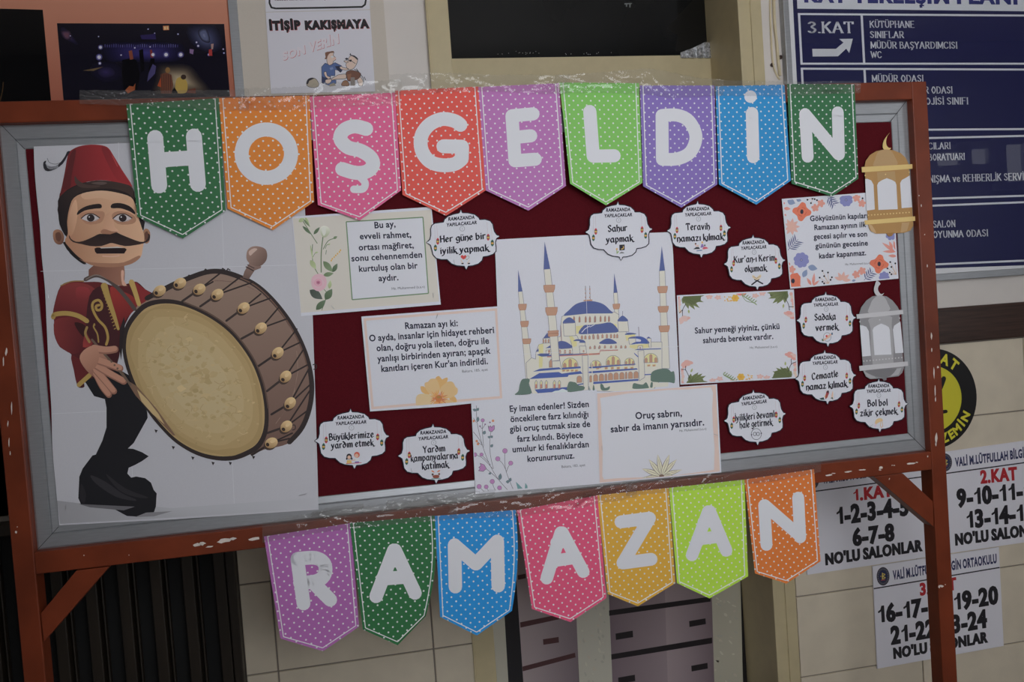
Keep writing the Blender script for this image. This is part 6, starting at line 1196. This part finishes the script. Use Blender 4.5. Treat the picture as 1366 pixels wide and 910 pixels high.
# ---- exam room signs
YE_ = WALL - .0165
def esign(corners, hl, lines, logo, label):
    o = sheet('room_sign', corners, YE_, (186, 184, 190), label, 'sign', 'white room number signs', thick=.003, m=M_sign)
    s = Sh(YE_); s.k = 2; s.stroke(hl, .8, (34, 34, 40), caps=False); s.build('rule_line', M_sign, o)
    for nm, cc in (('room_numbers', (30, 28, 32)), ('floor_number', (146, 34, 40)), ('school_name', (40, 42, 74))):
        s = Sh(YE_); s.k = 2
        for t, x0, y0, x1, y1, h, kind in lines:
            if kind == nm:
                for dx in ((-.5, .5, 0) if nm == 'room_numbers' else (-.25, .25) if nm == 'floor_number' else (0,)): s.text(t, (x0 + dx, y0), (x1 + dx, y1), h, cc, .045, lean=.055, k=2 + dx)
        s.build(nm, M_sign, o)
    s = Sh(YE_); x, y, rx, ry = logo; s.blob(x, y, rx, ry, (70, 58, 62), k=2, n=28); s.blob(x, y, rx * .93, ry * .93, (48, 50, 66), k=3, n=28); s.blob(x, y, rx * .64, ry * .64, (34, 38, 70), k=4, n=24)
    for i in range(22): a = i * 2 * math.pi / 22; s.blob(x + rx * .79 * math.cos(a), y + ry * .79 * math.sin(a), .45, .6, (120, 116, 110), n=6, k=4)
    s.stroke([(x - rx * .1, y - ry * .35), (x - rx * .1, y + ry * .3)], .6, (176, 156, 70), k=5); s.stroke([(x - rx * .1, y - ry * .3), (x + rx * .3, y - ry * .2), (x - rx * .05, y), (x + rx * .35, y + ry * .15), (x - rx * .1, y + ry * .3)], .5, (176, 156, 70), curve=True, k=5); s.stroke([(x - rx * .3, y + ry * .42), (x + rx * .3, y + ry * .38)], .5, (150, 60, 60), k=5); s.blob(x - rx * .35, y, .6, .7, (176, 156, 70), k=5, n=8)
    s.build('school_emblem', M_sign, o)
RN, FN, SN = 'room_numbers', 'floor_number', 'school_name'
esign([(1068, 629.5), (1244, 605), (1250, 741.3), (1077, 767)], [(1069.3, 658), (1245.2, 634.2)], [("VALİ M.LÜTFULLAH BİLGİN ORTAOKULU", 1098, 645, 1240, 625, 10.5, SN), ("1.KAT", 1138.6, 668.2, 1191, 661.4, 15, FN), ("1-2-3-4-5", 1116.5, 699.8, 1213, 686.2, 22.6, RN), ("6-7-8", 1138.8, 727.8, 1193.5, 720.2, 21, RN), ("NO'LU SALONLAR", 1101.6, 753.6, 1229.8, 734.6, 14, RN)], (1084, 641, 8.5, 11.5), 'white sign reading 1.KAT, left of the orange stand post')
esign([(1256, 603.5), (1428, 579.5), (1434, 714), (1266.5, 738.3)], [(1258, 632.3), (1430, 608.6)], [("VALİ M.LÜTFULLAH BİLGİN ORTAOKULU", 1275, 622.2, 1424, 602.5, 10.8, SN), ("2.KAT", 1309, 644.6, 1357, 639.6, 16, FN), ("9-10-11-12", 1278, 676, 1390, 662.5, 22, RN), ("13-14-15", 1290, 704.8, 1380, 693, 22, RN), ("NO'LU SALONLAR", 1274.8, 727.2, 1398, 711, 14, RN)], (1261, 617, 9, 12), 'white sign reading 2.KAT, right of the orange stand post')
esign([(1164, 755.6), (1332.5, 730), (1339, 861.8), (1170.3, 892.4)], [(1165.6, 785.5), (1333.4, 757.2)], [("VALİ M.LÜTFULLAH BİLGİN ORTAOKULU", 1192, 773.2, 1330, 750.6, 11.2, SN), ("3.KAT", 1227.8, 794.2, 1276, 786, 15, FN), ("16-17-18-19-20", 1171.8, 831.2, 1332, 804.4, 22, RN), ("21-22-23-24", 1190, 859.2, 1317, 836, 22, RN), ("NO'LU SALONLAR", 1192.4, 878.6, 1317, 856.6, 13.2, RN)], (1178, 769, 8.6, 12.4), 'white sign reading 3.KAT, lowest, behind the orange stand post')

# ---- round slippery floor warning disc
cD = P(1243, 532.5, YW - .002); RD_ = .155
o = empty('warning_disc', (cD.x, YW, cD.z - RD_), 'round black and yellow warning disc behind the right stand post', 'warning sign')
def disc(name, r, y, c, th): 
    b = MB(); f = [Vector((cD.x + r * math.cos(2 * math.pi * i / 64), y, cD.z + r * math.sin(2 * math.pi * i / 64))) for i in range(64)]; b.prism(f, [Vector((p.x, p.y + th, p.z)) for p in f]); b.build(name, M_sign, o, col=C(*c))
disc('black_ring', RD_, YW - .0035, (20, 19, 20), .0025); disc('yellow_disc', RD_ * .655, YW - .0040, (170, 162, 44), .0004)
s = Sh(YW - .004); s.k = 2
def arc_text(t, a0, a1, r, h, top):
    n = len(t)
    for i, ch in enumerate(t):
        if ch == ' ': continue
        a = math.radians(a0 + (a1 - a0) * i / (n - 1)); w = h * .62
        if top: cx, cz, ux, uz, vx, vz = r * math.sin(a), r * math.cos(a), math.cos(a), -math.sin(a), math.sin(a), math.cos(a)
        else: cx, cz, ux, uz, vx, vz = r * math.sin(a), -r * math.cos(a), math.cos(a), math.sin(a), -math.sin(a), math.cos(a)
        v, f, adv = glyph(ch, .045); n0 = len(s.v); k_ = h / .682
        for x, y in v: x -= adv / 2; y -= .34; s.v.append((cD.x + cx + (x * ux + y * vx) * k_ * .9, YW - .0037 - 5e-5, cD.z + cz + (x * uz + y * vz) * k_)); s.c.append(C(178, 170, 50))
        s.f += [[n0 + q for q in p] for p in f]
arc_text("DİKKAT", -40, 40, RD_ * .83, .030, True); arc_text("KAYGAN ZEMİN", -61, 61, RD_ * .83, .027, False)
s.build('warning_lettering', M_sign, o)
s = Sh(YW - .0041); s.k = 2
s.stroke([(1259, 505), (1253, 520), (1243, 533), (1232, 545)], 3.2, (20, 19, 20), curve=True); s.blob(1232, 508, 5.5, 6, (20, 19, 20)); s.stroke([(1240, 530), (1252, 548), (1262, 549)], 2.4, (20, 19, 20), curve=True); s.stroke([(1218, 520), (1236, 522), (1246, 514)], 2.2, (20, 19, 20), curve=True)
s.build('slipping_figure', M_sign, o)

# ================================================================= CLEAR TAPE AND STAPLES
def tape(up, lo, Y0, label, group, nx, ny=4, amp=.0026, seed=1, lift=0):
    """crumpled strip of clear film between an upper and a lower traced edge"""
    nx = int(nx * 1.3); ny = 12; r = random.Random(seed); me = bpy.data.meshes.new('clear_tape'); V = []; F = []
    def at(e, t):
        x = e[0][0] + (e[-1][0] - e[0][0]) * t
        for (xa, ya), (xb, yb) in zip(e, e[1:]):
            if x <= xb + 1e-6: return x, ya + (yb - ya) * (x - xa) / (xb - xa)
        return e[-1]
    W_ = up[-1][0] - up[0][0]; rid = []      # long creases of the film
    for q in range(int(W_ / 9)): rid.append((r.uniform(0, 1), r.uniform(.05, .95), r.uniform(-1.6, 1.6), r.uniform(8, 34) / W_, r.uniform(.07, .16), r.choice((-1, 1)) * r.uniform(.3, 1) * amp))
    for j in range(ny + 1):
        for i in range(nx + 1):
            t, v = i / nx, j / ny; a, b_ = at(up, t), at(lo, t); h = 0
            for u0, v0, sl, hl, wd, am in rid:
                if abs(t - u0) < hl: dv = v - v0 - sl * (t - u0) / hl * .3; h += am * max(0, 1 - abs(dv / wd)) * (1 - ((t - u0) / hl) ** 2)
            x, y = a[0] + (b_[0] - a[0]) * v, a[1] + (b_[1] - a[1]) * v + (r.uniform(-.8, .8) if j in (0, ny) else 0)
            V.append(P(x, y, Y0 + h - amp))
    for j in range(ny):
        for i in range(nx):
            a = j * (nx + 1) + i; q = [a, a + 1, a + nx + 2, a + nx + 1]
            F += [[q[0], q[1], q[2]], [q[0], q[2], q[3]]] if r.random() < .5 else [[q[0], q[1], q[3]], [q[1], q[2], q[3]]]
    loc = Vector((sum(p.x for p in V) / len(V), Y0, min(p.z for p in V)))
    me.from_pydata([tuple(p - loc) for p in V], [], F); me.update()
    for p in me.polygons:
        if p.normal.y > 0: p.flip()
    me.update(); me.shade_flat()
    return tag(link('clear_tape', me, M_tape, None, loc), label, 'tape', group)
gt = 'clear tape along the upper pennants'; gb = 'clear tape along the lower pennants'
tape([(106, 120), (200, 121), (300, 120), (332, 119)], [(106, 138), (200, 142), (300, 148), (332, 146)], -.0258, 'clear crumpled tape strip at the left end of the upper pennants', gt, 90, seed=2)
tape([(318, 118), (400, 116), (430, 110), (500, 108), (535, 106)], [(318, 148), (400, 146), (470, 142), (535, 140)], -.0266, 'clear crumpled tape strip over the orange and pink upper pennants', gt, 90, seed=3)
tape([(520, 99), (600, 97), (660, 100), (760, 100)], [(520, 128), (600, 122), (660, 122), (760, 126)], -.0274, 'clear crumpled tape strip over the red and magenta upper pennants', gt, 100, seed=4)
tape([(740, 100), (800, 97), (862, 91), (895, 96), (930, 104), (965, 106)], [(740, 124), (800, 124), (862, 126), (895, 131), (965, 127)], -.0266, 'clear crumpled tape strip over the bright green and violet upper pennants', gt, 90, seed=5)
tape([(950, 107), (1050, 109), (1148, 108)], [(950, 128), (1050, 128), (1148, 124)], -.0258, 'clear crumpled tape strip at the right end of the upper pennants', gt, 80, seed=6)
tape([(350, 697), (430, 682), (520, 672), (610, 664)], [(350, 724), (430, 710), (520, 700), (610, 692)], -.0258, 'clear crumpled tape strip at the left end of the lower pennants', gb, 100, seed=7)
tape([(600, 666), (690, 655), (780, 650), (850, 642)], [(600, 692), (690, 690), (780, 676), (850, 663)], -.0266, 'clear crumpled tape strip over the blue and pink lower pennants', gb, 90, seed=8)
tape([(835, 644), (950, 632), (1040, 622), (1095, 614)], [(835, 662), (950, 652), (1040, 641), (1095, 630)], -.0258, 'clear crumpled tape strip at the right end of the lower pennants', gb, 90, seed=9)
tape([(415, 684), (440, 677), (470, 673), (485, 672)], [(415, 690), (440, 692), (470, 688), (485, 687)], -.0036, 'short loose tape piece on the aluminium frame left of centre', None, 20, amp=.002, seed=10)
tape([(515, 668), (560, 660), (615, 658), (660, 652)], [(515, 684), (560, 680), (615, 673), (660, 664)], -.0036, 'long loose tape piece on the aluminium frame under the board middle', None, 50, amp=.002, seed=11)
for i, (x, y, a, t) in enumerate(((64, 395, 1.4, 'staple in the left edge of the drummer poster'), (88, 677, 1.5, 'staple at the bottom left corner of the drummer poster'), (404, 660, -.25, 'staple at the bottom right corner of the drummer poster'), (578, 394, 1.5, 'staple at the lower right of the beige flower card'), (444, 410, .8, 'staple at the lower edge of the beige flower card'), (583, 422, -1.2, 'staple at the top edge of the peach bordered card'), (803, 598, 1.5, 'staple at the left edge of the lotus card'), (955, 580, .3, 'staple at the right edge of the lotus card'), (1162, 568, -.6, 'staple at the lower left of the beads label'), (606, 350, 1.4, 'staple at the lower left of the red heart label'), (549, 628, 1.3, 'staple at the lower left of the brown bowl label'))):
    L_ = 5 if y > 640 and x > 300 else 3; dx, dy = L_ * math.cos(a), L_ * math.sin(a); b = MB(); b.tube([P(x - dx, y - dy, -.0062), P(x - dx, y - dy, -.0070), P(x + dx, y + dy, -.0070), P(x + dx, y + dy, -.0062)], .0005, 6)
    tag(b.build('staple', M_steel, None, P(x, y, -.0062)), t, 'staple', 'staples')
bpy.data.objects.remove(_fo)
